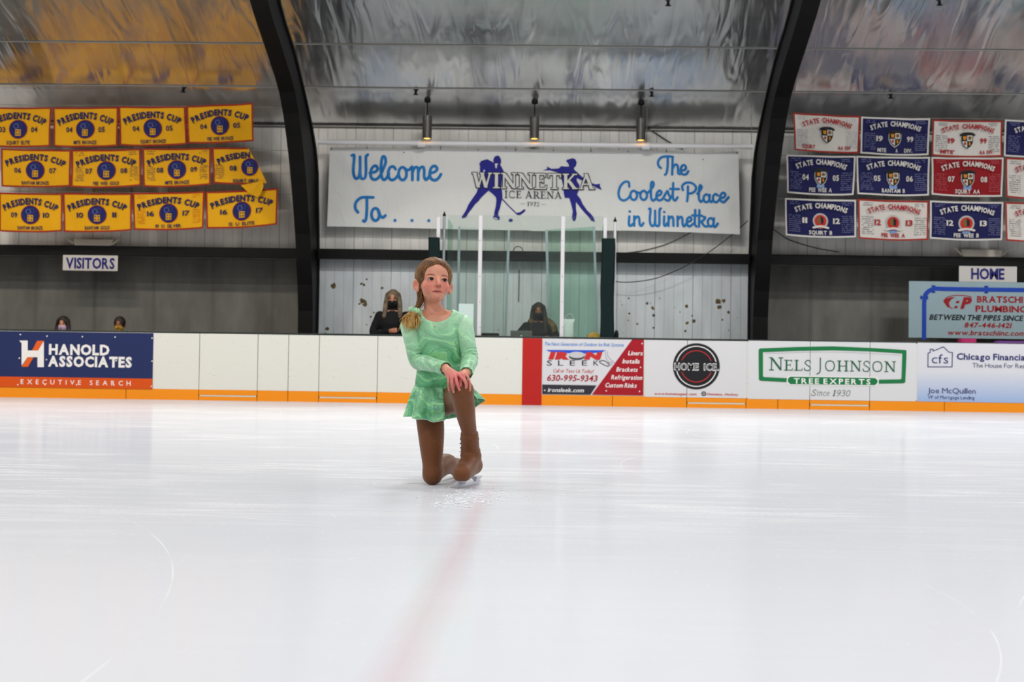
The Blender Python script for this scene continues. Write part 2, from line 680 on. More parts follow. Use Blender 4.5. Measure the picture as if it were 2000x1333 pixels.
scr = None
q0 = ground(960, 960)
for cx, cy, r, w in ((q0.x - 0.1, q0.y + 0.35, 0.42, .005), (q0.x + 0.05, q0.y + 0.45, 0.47, .004), (-1.5, 3.2, 2.4, .003), (3.5, 7.5, 3.1, .006), (0.2, 1.2, 2.55, .002), (-4, 9, 3.7, .008), (1.2, -3, 7.6, .004),
                    (-1.2, 14, 4.6, .012), (5, 12, 3.8, .012), (-6, 2.0, 5.3, .003), (0.7, 9.2, 4.9, .006), (2.9, 2.4, 2.0, .003), (-9, 15, 6.1, .014), (9, 18, 7.2, .014)):
    a_ = arc(cx, cy, r, w)
    scr = a_ if scr is None else g.math('MAXIMUM', scr, a_)
xyz = g.sepxyz(co)
far = g.rng(xyz[1], 3.4, 6.0, 0.06, 1.0)
line_a = g.noise(g.coord((1.1, 11.0, 1), rot=(0, 0, 0.10)), 1.0, 5, 0.68)
line_b = g.noise(g.coord((0.9, 6.5, 1), rot=(0, 0, -0.13)), 1.0, 6, 0.7)
line_c = g.noise(g.coord((1.2, 34.0, 1), rot=(0, 0, 0.03)), 1.0, 3, 0.6)
drift = g.rng(big, 0.42, 0.6, 0.12, 1.0)
snow_b = g.math('MULTIPLY', g.math('MAXIMUM', g.rng(line_a, 0.50, 0.60), g.rng(line_b, 0.50, 0.62)), g.rng(fine, 0.35, 0.6, 0.25, 1.0))
snow_b = g.math('MAXIMUM', snow_b, g.rng(line_c, 0.62, 0.70, 0.0, 0.6))
snow_b = g.math('MULTIPLY', g.math('MULTIPLY', snow_b, drift), far)
fl = g.math('MULTIPLY', g.math('MULTIPLY', g.rng(fine, 0.62, 0.68), g.rng(mid, 0.45, 0.6)), g.rng(xyz[1], 3.0, 5.0, 0.25, 1.0))
snow = g.math('MAXIMUM', snow_b, fl)
cut = g.math('MULTIPLY', scr, g.rng(g.noise(co, 1.7, 3), 0.42, 0.62))
snow = g.math('MAXIMUM', snow, cut, True)
xyz = g.sepxyz(co)
lx = g.math('ABSOLUTE', g.math('SUBTRACT', xyz[0], CL_X))
line = g.math('MULTIPLY', g.rng(lx, 0.0, 0.062, 1.0, 0.0), g.rng(xyz[1], 5.4, 7.5, 1.0, 0.12))
line = g.math('MULTIPLY', line, g.math('SUBTRACT', 1.0, g.math('MULTIPLY', snow, 0.85)))
basec = g.mix(g.rng(big, 0.3, 0.7), (204, 207, 214), (207, 209, 216))
basec = g.mix(g.math('MULTIPLY', line, 0.16), basec, (184, 60, 80))
basec = g.mix(snow, basec, (229, 229, 232))
dif = g.n('BsdfDiffuse')
g.l(basec, dif.inputs[0])
gl = g.n('BsdfGlossy')
gl.inputs[0].default_value = (0.95, 0.96, 0.98, 1)
g.l(g.rng(big, 0.3, 0.7, 0.09, 0.15), gl.inputs['Roughness'])
bmp = g.bump(g.noise(g.coord((0.3, 1, 1)), 5.0, 3), 0.05, 0.01)
g.l(bmp, gl.inputs['Normal'])
lw = g.n('LayerWeight')
lw.inputs[0].default_value = 0.25
fac = g.math('MULTIPLY', g.rng(lw.outputs['Facing'], 0.6, 1.0, 0.14, 0.38), g.math('SUBTRACT', 1.0, g.math('MULTIPLY', snow, 0.6)))
ms = g.n('MixShader')
g.l(fac, ms.inputs[0])
g.l(dif.outputs[0], ms.inputs[1])
g.l(gl.outputs[0], ms.inputs[2])
g.l(ms.outputs[0], g.out.inputs[0])
b = MB()
b.box(-31, 31, -6.6, D + 0.02, -0.12, 0.0)
tag(b.build('floor', MATS['ice']), kind='structure')
b = MB()
b.box(-31, 31, D + 0.1, 25.2, -0.12, 0.17)
tag(b.build('floor', mat('rubber_floor', (96, 96, 96), 0.9)), kind='structure')


# ------------------------------------------------------------------ walls
def panel_wall(name, col, peel, pitch=0.162, dirt_or_reflection=0.12):
    g = N(name)
    co = g.coord()
    xyz = g.sepxyz(co)
    fr = g.math('FRACT', g.math('DIVIDE', g.math('ADD', xyz[0], 50.0), pitch))
    gr = g.rng(g.math('ABSOLUTE', g.math('SUBTRACT', fr, 0.5)), 0.44, 0.5)
    fr3 = g.math('FRACT', g.math('DIVIDE', g.math('ADD', xyz[0], 50.0), pitch * 4))
    gr3 = g.rng(g.math('ABSOLUTE', g.math('SUBTRACT', fr3, 0.5)), 0.485, 0.5)
    base = g.mix(g.rng(g.noise(g.coord((1, 1, 0.35)), 2.5, 5, 0.6), 0.35, 0.7), col, tuple(v * (1 - dirt_or_reflection) for v in col))
    base = g.mix(g.math('MULTIPLY', gr, 0.22), base, (40, 40, 40))
    base = g.mix(g.math('MULTIPLY', gr3, 0.5 if pitch < 0.5 else 0.15), base, (35, 35, 35))
    if peel:
        wob = g.noise(g.coord(), 14.0, 3, 0.6)
        tot = None
        for px, py, r in PEEL:
            q = at(px, py, WALL)
            vd = g.n('VectorMath', _operation='DISTANCE')
            g.l(co, vd.inputs[0])
            vd.inputs[1].default_value = (q.x, WALL, q.z)
            rr = r * WALL / F * 1.0
            f = g.rng(g.math('ADD', vd.outputs['Value'], g.math('MULTIPLY', g.math('SUBTRACT', wob, 0.5), rr * 2.6)), rr * 0.9, rr, 1.0, 0.0)
            tot = f if tot is None else g.math('MAXIMUM', tot, f)
        base = g.mix(tot, base, g.mix(g.rng(g.noise(g.coord(), 20, 2), 0.4, 0.6), (112, 92, 54), (72, 60, 40)))
        pn2 = g.noise(g.coord((1.5, 1, 0.7)), 13.0, 2, 0.5)
        pf2 = g.math('MULTIPLY', g.rng(pn2, 0.735, 0.75), g.rng(xyz[2], 2.35, 1.3))
        base = g.mix(pf2, base, (60, 55, 45))
    g.l(base, g.b.inputs['Base Color'])
    g.b.inputs['Roughness'].default_value = 0.55
    g.b.inputs['Specular IOR Level'].default_value = 0.3
    g.l(g.bump(gr, 0.4, 0.01), g.b.inputs['Normal'])
    return g.m


PEEL = [(652, 559, 5), (705, 555, 3.5), (711, 557, 3), (716, 546, 2), (708, 588, 6), (713, 594, 5.5), (702, 594, 2.5), (746, 563, 3), (730, 611, 2.5), (724, 619, 2.2), (640, 643, 4),
        (1402, 590, 5), (1405, 600, 4.5), (1414, 588, 3.5), (1341, 599, 3), (1275, 603, 3.5), (1277, 617, 3.5), (1276, 641, 2.5), (1338, 647, 2.5), (1342, 631, 3), (1355, 628, 3), (1423, 610, 2.5),
        (1228, 583, 1.8), (1229, 613, 1.8), (1227, 626, 1.8), (1264, 593, 2.4), (1245, 633, 1.8), (1411, 625, 2), (1328, 610, 1.6), (1352, 617, 2), (1215, 596, 1.6)]
w_up = panel_wall('white_panel', (222, 220, 215), False)
w_lo = panel_wall('white_panel_worn', (216, 221, 226), True)
w_side = panel_wall('dark_panel', (118, 117, 111), False, pitch=1.05, dirt_or_reflection=0.2)
black_steel = mat('black_steel', (9, 8, 8), 0.55, 0.0, 0.15, noise=0.4, nscale=3)
Z_TOP = bz(252, WALL, 1000)
ZG0, ZG1 = bz(508.5, GIRT_Y, 1000), bz(490.5, GIRT_Y, 1000)
XL = at(621, 640, 24.3).x        # inner face of the left arch
XR = at(1461, 640, 24.3).x       # inner face of the right arch
LW_Y = 24.95                     # the lower wall of the bench bays stands further back
b = MB()
b.box(-31, 31, WALL, WALL + 0.1, ZG0, Z_TOP + 0.15)
tag(b.build('wall_back', w_up), kind='structure')
b = MB()
b.box(XL - 0.3, XR + 0.3, WALL, WALL + 0.6, 0, ZG0 + 0.05)
tag(b.build('wall_back', w_lo), kind='structure')
for x0, x1 in ((-31, XL - 0.3), (XR + 0.3, 31)):
    b = MB()
    b.box(x0, x1, LW_Y, LW_Y + 0.1, 0, ZG0 + 0.3)
    b.box(x0, x1, WALL, LW_Y, ZG0 + 0.02, ZG0 + 0.12)
    tag(b.build('wall_back', w_side), kind='structure')
plain = mat('far_wall', (170, 170, 170), 0.8)
for nm, a in (('wall_front', (-31, 31, -6.7, -6.6, 0, 4.9)), ('wall_left', (-31.1, -31, -6.7, 25.1, 0, 9.3)), ('wall_right', (31, 31.1, -6.7, 25.1, 0, 9.3))):
    b = MB()
    b.box(*a)
    tag(b.build(nm, plain), kind='structure')

# ------------------------------------------------------------------ foil-lined vault
g = N('foil_lining')
co = g.coord()
streak = g.noise(g.coord((1.0, 0.20, 0.20)), 1.3, 2, 0.45, 0.6)
crease = g.noise(g.coord((1.6, 0.30, 0.30)), 2.6, 1.5, 0.45, 1.0)
dull = g.noise(g.coord((0.25, 0.7, 0.7)), 1.3, 4, 0.6)
dirt_or_reflection = g.rng(g.noise(g.coord((1.0, 0.16, 0.16)), 1.5, 4, 0.55, 0.6), 0.52, 0.75)  # dark streaks: reflections of the ribs painted into the foil colour
g.l(g.mix(g.math('MULTIPLY', dirt_or_reflection, 0.7), g.mix(g.rng(dull, 0.35, 0.7), (222, 225, 229), (242, 242, 240)), (96, 97, 100)), g.b.inputs['Base Color'])
g.b.inputs['Metallic'].default_value = 0.93
g.l(g.rng(dull, 0.3, 0.7, 0.13, 0.24), g.b.inputs['Roughness'])
h = g.math('ADD', g.math('MULTIPLY', streak, 0.7), g.math('MULTIPLY', crease, 0.35))
g.l(g.bump(h, 0.34, 0.2), g.b.inputs['Normal'])
PROF = [(24.5, 4.66), (24.0, 4.95), (23.4, 5.28), (22.75, 5.60), (21.9, 5.98), (20.6, 6.48), (19.0, 6.98), (17.0, 7.5), (14.0, 8.2), (11.5, 8.7), (9.0, 8.9)]
PROF += [(18 - y, z) for y, z in reversed(PROF[:-1])]
PROF[-1] = (-6.6, 4.66)
ps = spline(PROF, 4)
b = MB()
nx = 40
for j, (y, z) in enumerate(ps):
    for i in range(nx + 1):
        b.v.append((-31 + 62 * i / nx, y, z))
for j in range(len(ps) - 1):
    for i in range(nx):
        k = j * (nx + 1) + i
        b.f.append((k, k + 1, k + nx + 2, k + nx + 1))
        b.m.append(0)
tag(b.build('ceiling', g.m, smooth=True), kind='structure')


def ceil_z(y):
    for (y0, z0), (y1, z1) in zip(ps[:-1], ps[1:]):
        if y1 <= y <= y0:
            return z0 + (z1 - z0) * (y - y0) / (y1 - y0)
    return 4.7


def ceil_hit(px, py):
    """where a pixel's sight line meets the ceiling"""
    Y = 24.3
    while Y > 12:
        p = at(px, py, Y)
        if p.z <= ceil_z(Y):
            return p
        Y -= 0.02
    return p


seam = mat('seam_tape', (120, 120, 116), 0.5, 0.2)
for py in (175, 89):
    p = ceil_hit(1000, py)
    b = MB()
    b.box(-30, 30, p.y - 0.008, p.y + 0.008, ceil_z(p.y) - 0.018, ceil_z(p.y) - 0.004)
    tag(b.build('trim_%d' % (1 if py == 175 else 2), seam), kind='structure')
p = at(1000, 252, WALL - 0.03)
b = MB()
b.box(-30, 30, WALL - 0.05, WALL, p.z - 0.008, p.z + 0.010)
tag(b.build('trim_3', mat('dark_trim', (92, 90, 84), 0.6)), kind='structure')


# ------------------------------------------------------------------ arches and girts
def y_on(px, py, X):
    d = fw + rt * ((px - 1000) / F) + up * ((666.5 - py) / F)
    return EYE + d * ((X - EYE.x) / d.x)


AW = 0.25
front = [(582, 600), (579, 520), (576, 450), (571, 390), (566, 330), (558, 260), (545, 180), (520, 100), (487, 0)]
back = [(622, 600), (622.5, 520), (623, 450), (623, 380), (622, 320), (614, 260), (597, 180), (578, 100), (548, 0)]
fp = [y_on(a, c, XL - AW) for a, c in front]
bp_ = [y_on(a, c, XL) for a, c in back]
fp = [(max(p.y, 0), p.z) for p in fp]
bp_ = [(min(p.y, 24.38), p.z) for p in bp_]
fp = [(fp[0][0], 0.17)] + fp
bp_ = [(24.38, 0.17), (24.38, 1.0), (24.38, 2.4)] + [q for q in bp_ if q[1] > 3.2]
# carry the arch on under the vault, out of the frame
for y in (18.5, 16, 13, 9):
    bp_.append((y, ceil_z(y) - 0.02))
    fp.append((y - 0.35, ceil_z(y) - 0.85))
fp, bp_ = spline(fp, 4), spline(bp_, 4)


def resamp(p, n):
    p = np.array(p)
    s = np.concatenate([[0], np.cumsum(np.hypot(*np.diff(p, axis=0).T))])
    t = np.linspace(0, s[-1], n)
    return np.stack([np.interp(t, s, p[:, 0]), np.interp(t, s, p[:, 1])], 1)


fp, bp_ = resamp(fp, 44), resamp(bp_, 44)
for X0, lab in ((XL - AW, 'black steel roof arch rising left of the welcome banner'), (XR, 'black steel roof arch rising right of the welcome banner')):
    t = thing('roof_arch', (X0 + AW / 2, 24.0, 0.17), lab, 'roof arch', 'roof arches')
    for nm, pa, pb in (('flange', fp, fp + (bp_ - fp) * 0.09), ('web', fp + (bp_ - fp) * 0.06, bp_ - (bp_ - fp) * 0.04), ('flange', bp_ - (bp_ - fp) * 0.09, bp_)):
        x0, x1 = (X0, X0 + AW) if nm == 'flange' else (X0 + 0.03, X0 + AW - 0.03)
        b = MB()
        vs = []
        for a, c in zip(pa, pb):
            vs += [(x0, a[0], a[1]), (x1, a[0], a[1]), (x1, c[0], c[1]), (x0, c[0], c[1])]
        fs = []
        for i in range(len(pa) - 1):
            for k in range(4):
                k2 = (k + 1) % 4
                fs.append((i * 4 + k, i * 4 + k2, i * 4 + 4 + k2, i * 4 + 4 + k))
        fs += [(3, 2, 1, 0), tuple(len(vs) - 4 + k for k in range(4))]
        b.add(vs, fs)
        b.build(nm, black_steel, t)
for x0, x1, lab in ((-14, XL - AW, 'black steel girt across the wall above the visitors sign'), (XL, XR, 'black steel girt across the wall between the two arches'), (XR + AW, 14, 'black steel girt across the wall above the home sign')):
    b = MB()
    b.box(x0 + 0.01, x1 - 0.01, GIRT_Y, WALL, ZG0, ZG1)
    b.box(x0 + 0.01, x1 - 0.01, GIRT_Y - 0.02, GIRT_Y, ZG0 - 0.01, ZG0 + 0.02)
    tag(b.build('wall_girt', black_steel, origin=center_of(b)), lab, 'girt', 'wall girts')

# ------------------------------------------------------------------ dasher boards
ZK, ZT, ZC = 0.165, bz(661), bz(657.2)


def speckled(name, col, amount):
    g = N(name)
    sp = g.n('TexVoronoi')
    sp.inputs['Scale'].default_value = 9.0
    g.l(g.coord((1, 1, 1)), sp.inputs['Vector'])
    dots = g.rng(sp.outputs['Distance'], 0.05, 0.09, 1.0, 0.0)
    keep = g.rng(g.noise(g.coord(), 4.0, 2), 0.5, 0.6)
    smear = g.rng(g.noise(g.coord((1, 1, 3)), 5.0, 5, 0.7), 0.6, 0.85, 0.0, 0.35)
    f = g.math('MAXIMUM', g.math('MULTIPLY', dots, keep), smear)
    g.l(g.mix(g.math('MULTIPLY', f, amount), col, tuple(v * 0.45 for v in col)), g.b.inputs['Base Color'])
    g.b.inputs['Roughness'].default_value = 0.35
    g.b.inputs['Specular IOR Level'].default_value = 0.35
    return g.m


board_white = speckled('board_white', (216, 217, 211), 0.5)
kick_yellow = speckled('kick_yellow', (233, 140, 8), 0.45)
cap_green = mat('cap_rail_green', (16, 30, 27), 0.4)
gap_black = mat('board_gap', (25, 24, 24), 0.8)
sill = mat('threshold_plastic', (205, 202, 190), 0.5)
board_red = speckled('board_red', (176, 22, 16), 0.35)
GAPW = 0.008
segs = [(-930, -625, 'p', 'white dasher board panel farthest beyond the left edge of the photo'), (-625, -320, 'p', 'white dasher board panel next but one beyond the left edge of the photo'),
        (2420, 2725, 'p', 'white dasher board panel next but one beyond the right edge of the photo'), (2725, 3030, 'p', 'white dasher board panel farthest beyond the right edge of the photo'),
        (-320, -55, 'p', 'white dasher board panel at the left edge of the photo'),
        (-55, 247, 'p', 'dasher board panel behind the navy and orange advert'),
        (247, 389, 'p', 'white dasher board panel beside the left bench gate'),
        (389, 503, 'g', 'white bench gate in the boards, left of the two in front of the left arch'),
        (503, 563, 'p', 'narrow white dasher board panel right of the first bench gate'),
        (563, 623, 'p', 'narrow white dasher board panel below the left arch'),
        (623, 737, 'g', 'white bench gate in the boards just left of the skater'),
        (737, 905, 'p', 'white dasher board panel behind the kneeling skater'),
        (905, 1197, 'p', 'dasher board panel with the red centre line stripe'),
        (1197, 1342, 'p', 'dasher board panel left of the gate under the round black logo'),
        (1342, 1458, 'g', 'white bench gate crossing the round black logo advert'),
        (1458, 1520, 'p', 'narrow dasher board panel between the round logo and the green framed advert'),
        (1520, 1582, 'p', 'narrow dasher board panel behind the left end of the green framed advert'),
        (1582, 1699, 'g', 'white bench gate crossing the green framed tree advert'),
        (1699, 1845, 'p', 'dasher board panel right of the gate in the green framed advert'),
        (1845, 2150, 'p', 'dasher board panel behind the pale blue finance advert'),
        (2150, 2420, 'p', 'dasher board panel beyond the right edge of the photo')]
for a, c, kind, lab in segs:
    x0, x1 = bx(a) + GAPW / 2, bx(c) - GAPW / 2
    nm = 'dasher_board' if kind == 'p' else 'bench_gate'
    t = thing(nm, ((x0 + x1) / 2, D + 0.05, 0), lab, 'rink board' if kind == 'p' else 'gate', 'dasher board panels' if kind == 'p' else 'bench gates')
    b = MB()
    b.box(x0, x1, D, D + 0.05, ZK, ZT)
    b.build('facing', board_white, t, bevel=0.003)
    b = MB()
    if kind == 'p':
        b.box(x0, x1, D, D + 0.05, -0.005, ZK)
    else:
        b.box(x0, x1, D, D + 0.05, 0.085, ZK)
    b.build('kick_plate', kick_yellow, t, bevel=0.003)
    b = MB()
    b.box(x0 - GAPW / 2, x1 + GAPW / 2, D, D + 0.13, ZT, ZC)
    b.build('cap_rail', cap_green, t, bevel=0.006)
    b = MB()
    b.box(x0 - GAPW, x1 + GAPW, D + 0.052, D + 0.11, 0.0, ZT)
    b.build('backing', gap_black, t)
    if kind == 'g':
        b = MB()
        b.box(x0 + 0.01, x1 - 0.01, D - 0.001, D + 0.05, 0.062, 0.083)
        b.build('threshold', sill, t)
        b = MB()
        b.box(x0, x1, D, D + 0.05, -0.005, 0.06)
        b.build('kick_plate', kick_yellow, t)


def flat(Y):
    return lambda x, z, layer: (x, Y - 0.0015 - 0.0012 * layer, z)


b = MB()
x0, x1 = bx(1020), bx(1058.5)
b.box(x0, x1, D - 0.006, D - 0.002, 0.004, ZT - 0.001)
tag(b.build('centre_stripe', board_red, origin=center_of(b)), 'red centre line stripe running down the boards', 'stripe')


class Ad(Print):
    """printed sheet on the boards, coordinates in pixels of the photograph on the board plane"""

    def __init__(s, name, lab, x0, x1, y0, y1, col, gaps=(), Y=None, cat='advert', sheetmat=None):
        s.Y = Y or D - 0.002
        s.k = s.Y / F
        super().__init__(flat(s.Y - 0.004))
        mx = (x0 + x1) / 2
        p0, p1 = at(x0, y1, s.Y), at(x1, y0, s.Y)
        zt, zb = at(mx, y0, s.Y).z, at(mx, y1, s.Y).z
        s.x0, s.x1, s.zb, s.zt = p0.x, p1.x, zb, zt
        s.root = thing(name, ((p0.x + p1.x) / 2, s.Y, zb), lab, cat)
        cuts = [p0.x] + [v for q in gaps for v in (bx(q) - GAPW / 2, bx(q) + GAPW / 2)] + [p1.x]
        b = MB()
        for i in range(0, len(cuts), 2):
            b.box(cuts[i], cuts[i + 1], s.Y - 0.003, s.Y, zb, zt)
        s.sheet = b.build('sheet', sheetmat or mat('sheet_%s' % name + str(col), col, 0.35, spec=0.3), s.root)

    def P(s, px, py):
        p = at(px, py, s.Y)
        return (p.x, p.z)

    def pts(s, l):
        return [s.P(*q) for q in l]

    def T(s, st, cx, cy, h, w, m, **kw):
        """text centred at pixel cx, cy (or starting at cx when align='l'), pixel cap height and width"""
        x, z = s.P(cx, cy)
        s.text(st, x, z, h * s.k, None if w is None else w * s.k, m, **kw)

    def screws(s, pts, col=(225, 225, 225)):
        src = None
        for q in pts:
            x, z = s.P(*q)
            if src is None:
                b = MB()
                b.lathe((0, 0, 0), [(0.011, 0.0), (0.011, -0.004), (0.006, -0.006)], 10, axis='y')
                src = b.build('screw', mat('screw_white', col, 0.4), s.root, origin=(x, s.Y - 0.003, z))
                src.data.transform(Matrix.Translation(Vector((x, s.Y - 0.003, z))))
                continue
            o = src.copy()
            C.objects.link(o)
            o.parent = s.root
            o.location = Vector((x, s.Y - 0.003, z)) - Vector(s.root.location)

    def done(s, nm='print'):
        return s.build(nm, s.root)


ink = lambda n, c, r=0.4: mat('ink_' + n, c, r, spec=0.25)
NAVY, WHITE, ORANGE = ink('navy', (38, 52, 104)), ink('white', (226, 226, 226)), ink('orange', (214, 92, 26))
RED, BLACK, BLUE = ink('red', (156, 18, 32)), ink('black', (24, 24, 28)), ink('blue', (60, 130, 205))
CRED, CBLUE = ink('crimson', (190, 44, 44)), ink('royal', (36, 80, 200))

# --- navy and orange advert
a = Ad('advert_sheet', 'navy advert sheet with orange strip and a large H on the left boards', -70, 300, 648.6, 758, (28, 40, 88))
x, z = a.P(150, 738)
a.rect(a.x0, a.x1, a.zb, z, ink('ember', (206, 78, 14)), 1)
a.poly(a.pts([(38, 665.6), (54.5, 665.6), (54.5, 685), (73, 685), (86, 667), (86, 717.6), (73.5, 717.6), (73.5, 698), (54, 698), (42.5, 715), (42.5, 671)]), WHITE, 2)
a.poly(a.pts([(73, 666), (86, 666), (75, 685), (63, 685)]), ORANGE, 3)
a.poly(a.pts([(54, 698.3), (66, 698.3), (55, 716.8), (43, 716.8)]), ORANGE, 3)
a.done('background_print')
a.T('HANOLD', 155, 683, 20, 120, WHITE, bold=0.045)
a.T('ASSOCIATES', 176, 706.5, 20, 166, WHITE, bold=0.045)
a.done('company_name')
a.T('EXECUTIVE SEARCH', 148, 747.5, 9, 218, WHITE, bold=0.01, gap=0.75, space=1.1)
a.done()
a.screws([(40, 654), (92, 657), (161, 658), (225, 659), (297, 661), (38, 700), (91, 703), (160, 704), (227, 705), (297, 706), (35, 752), (88, 752), (150, 752), (222, 752), (296, 755)])

# --- white, red and black advert with the puck
a = Ad('advert_sheet', 'white and red advert sheet with a puck and a list of services', 1059, 1258, 663, 772, (207, 207, 212))
a.T('The Next Generation of Outdoor Ice Rink Systems', 1141, 673, 6.6, 155, BLUE, bold=0.0, shear=0.2)
a.done('slogan')
a.poly(a.pts([(1234.5, 663.8), (1257.7, 664), (1256.6, 773), (1156, 771.4)]), RED, 1)
for st, cx, cy, w in (('Liners', 1241.4, 690, 28), ('Installs', 1233, 706, 33), ('Brackets', 1225, 722, 41), ('Refrigeration', 1224.4, 737.5, 60), ('Custom Rinks', 1213, 753, 61)):
    a.T(st, cx, cy, 8.6, w, WHITE, bold=0.018, shear=0.22)
a.done('service_list')
a.poly(a.pts([(1066.5, 683.8), (1184, 684.6), (1175, 688.5), (1148, 691), (1122, 691), (1108, 690), (1072, 687)]), CBLUE, 1)
a.T('IR', 1094, 694.5, 13.5, 41, CRED, bold=0.09, shear=0.32, layer=3)
a.T('N', 1159, 694.8, 13.5, 31, CRED, bold=0.09, shear=0.32, layer=3)
x, z = a.P(1126.5, 695)
k = a.k
a.disc(x, z - 1.5 * k, 15.5 * k, 7.2 * k, ink('puck_dark', (70, 70, 76)), 4)
a.disc(x, z + 1.5 * k, 15.5 * k, 6.2 * k, ink('puck_top', (190, 190, 192)), 5)
a.done('puck_logo')
for ch, cx in zip('SLEEK', (1073, 1095, 1118, 1141.5, 1164)):
    a.T(ch, cx, 709.5, 10, 10, BLACK, bold=0.0)
a.done('company_name')
for dx in (0, 9):
    a.stroke(a.pts([(1183 + dx * .4, 687), (1183 + dx * .5, 697), (1188 + dx, 706), (1191 + dx, 709)]), 0.9 * k, ink('sketch', (150, 150, 158)), 2)
a.stroke(a.pts([(1171, 706), (1180, 705), (1190, 712), (1186, 715.5), (1172, 709), (1171, 706)]), 1.3 * k, BLACK, 2)
a.stroke(a.pts([(1184, 711), (1194, 708), (1195, 712), (1188, 713)]), 0.9 * k, ink('sketch', (150, 150, 158)), 2)
a.done('skate_sketch')
a.T('Call or Text Us Today!', 1120, 725, 6.8, 79, CRED, bold=0.0, shear=0.2)
a.done('slogan')
a.T('630-995-9343', 1118, 739, 11.8, 98, RED, bold=0.015, shear=0.2)
a.done('phone_number')
a.poly(a.pts([(1059, 751.6), (1165, 753.2), (1153.2, 771.4), (1059, 770.2)]), ink('slate', (44, 44, 52)), 1)
a.T('ironsleek.com', 1105.6, 762.3, 8, 70, WHITE, bold=0.015, shear=0.2)
a.done()
a.screws([(1064, 763), (1254, 671.5), (1251, 718), (1184, 764), (1249, 765)])

# --- round black logo advert
a = Ad('advert_sheet', 'white advert sheet with a large round black logo over a gate', 1259.5, 1459, 666, 777, (207, 207, 210), gaps=(1342,))
x, z = a.P(1360, 716)
k = a.k
a.disc(x, z, 45.5 * k, 45 * k, BLACK, 1, n=48)
for a0, a1 in ((13, 167), (193, 347)):
    a.ring(x, z, 38.2 * k, 40 * k, WHITE, 2, a0, a1)
    a.ring(x, z, 29.8 * k, 31.2 * k, CRED, 2, a0 + 8, a1 - 8)
a.rect(x - 44 * k, x + 44 * k, z - 9 * k, z + 9 * k, BLACK, 3)
a.T('HOME ICE.', 1360.5, 716.5, 13.5, 87, WHITE, bold=0.05, layer=4, space=0.75)
a.T('HOME ICE.', 1360.5, 716.8, 11.2, 85, BLACK, bold=0.004, layer=5, gap=0.235, space=0.86)
a.done('round_logo')
a.T('www.homeicegear.com', 1319, 769.6, 4.6, 82, CRED, bold=0.012)
a.done('web_address')
x, z = a.P(1374.4, 769.5)
a.disc(x, z, 4.6 * k, 4.6 * k, BLACK, 1)
a.ring(x, z, 1.6 * k, 2.4 * k, WHITE, 2)
a.T('Homeice_Hockey', 1411.5, 770.5, 4.6, 60, CRED, bold=0.012)
a.done()

# --- green framed advert
GREEN = ink('green', (22, 112, 62))
DGREEN = ink('forest', (24, 92, 60))
a = Ad('advert_sheet', 'white advert sheet with a green framed plate across a gate', 1460.5, 1789, 668, 782, (208, 209, 212), gaps=(1582, 1699))
outer = [(1484, 681), (1555, 678.2), (1625, 676.8), (1700, 680), (1768, 684), (1770.3, 686), (1770, 700), (1768, 747), (1764, 749.2), (1625, 751), (1486, 744.5), (1482, 742), (1481.5, 700), (1481.5, 684)]
inner = [(1490, 688.3), (1555, 686), (1625, 684.8), (1700, 687), (1762, 691), (1762, 693), (1761.8, 700), (1760.5, 740), (1758, 741.5), (1625, 743), (1492, 737), (1490, 735), (1490, 700), (1490, 690)]
n_ = len(outer)
for i in range(n_):
    a.poly(a.pts([outer[i], outer[(i + 1) % n_], inner[(i + 1) % n_], inner[i]]), GREEN, 1)
a.stroke(a.pts([(1493, 691), (1625, 688), (1759, 694)]), 0.5 * a.k, ink('sketch', (150, 150, 158)), 1, caps=False)
serif_text(a, 'NELS JOHNSON', a.P(1625.5, 713)[0], a.P(1625.5, 713)[1] - 2 * a.k, 21.0 * a.k, 245 * a.k, DGREEN, 2, thin=0.7, big=(0, 5), gap=0.09)
for r_, m_, l_ in ((0, WHITE, 2), (2.2, GREEN, 3)):
    a.poly(a.pts([(1537 + r_, 737 + r_), (1541 + r_, 734 + r_), (1711 - r_, 736.5 + r_), (1716 - r_, 741 + r_), (1716 - r_, 750 - r_), (1711 - r_, 755 - r_), (1541 + r_, 753 - r_), (1536 + r_, 748 - r_)]), m_, l_)
a.T('TREE EXPERTS', 1625, 745.2, 10.2, 148, WHITE, bold=0.022, gap=0.3, layer=4)
a.done('framed_logo')
serif_text(a, 'Since 1930', *a.P(1623, 768), 12.0 * a.k, 75 * a.k, ink('gray', (84, 88, 84)), 2, shear=0.25, thin=0.75)
a.done()

# --- pale blue finance advert
g = N('pale_blue_fade')
zz = g.sepxyz(g.coord())[2]
g.l(g.mix(g.rng(zz, 0.46, 0.0), (206, 207, 214), (148, 172, 212)), g.b.inputs['Base Color'])
g.b.inputs['Roughness'].default_value = 0.35
INDIGO = ink('indigo', (44, 44, 104))
a = Ad('advert_sheet', 'white advert sheet fading to pale blue with a small house outline', 1791, 2120, 672, 787, (218, 219, 226), sheetmat=g.m)
a.stroke(a.pts([(1812.4, 690), (1816.7, 689), (1816.7, 682.6), (1822.2, 682.6), (1822.2, 686.2), (1842.4, 677.8), (1853, 688.2), (1860, 689), (1859.2, 717), (1812, 717), (1812.4, 690)]), 1.5 * a.k, INDIGO, 2, smooth=False)
a.done('house_outline')
a.T('cfs', 1835.7, 701.5, 17.5, 32, INDIGO, bold=-0.005)
a.done('initials')
a.T('Chicago Financial', 1868.4, 696.4, 12.2, 135, INDIGO, bold=0.025, align='l')
a.done('company_name')
a.T('The House For Res', 1899, 713.8, 8.6, 101, ink('greyblue', (92, 92, 120)), align='l')
a.done('slogan')
a.T('Joe McQuillen', 1812, 763, 10.2, 92, ink('dusk', (64, 66, 108)), align='l')
a.T('VP of Mortgage Lending', 1812, 776, 6.4, 90, ink('dusk', (64, 66, 108)), align='l')
a.done()

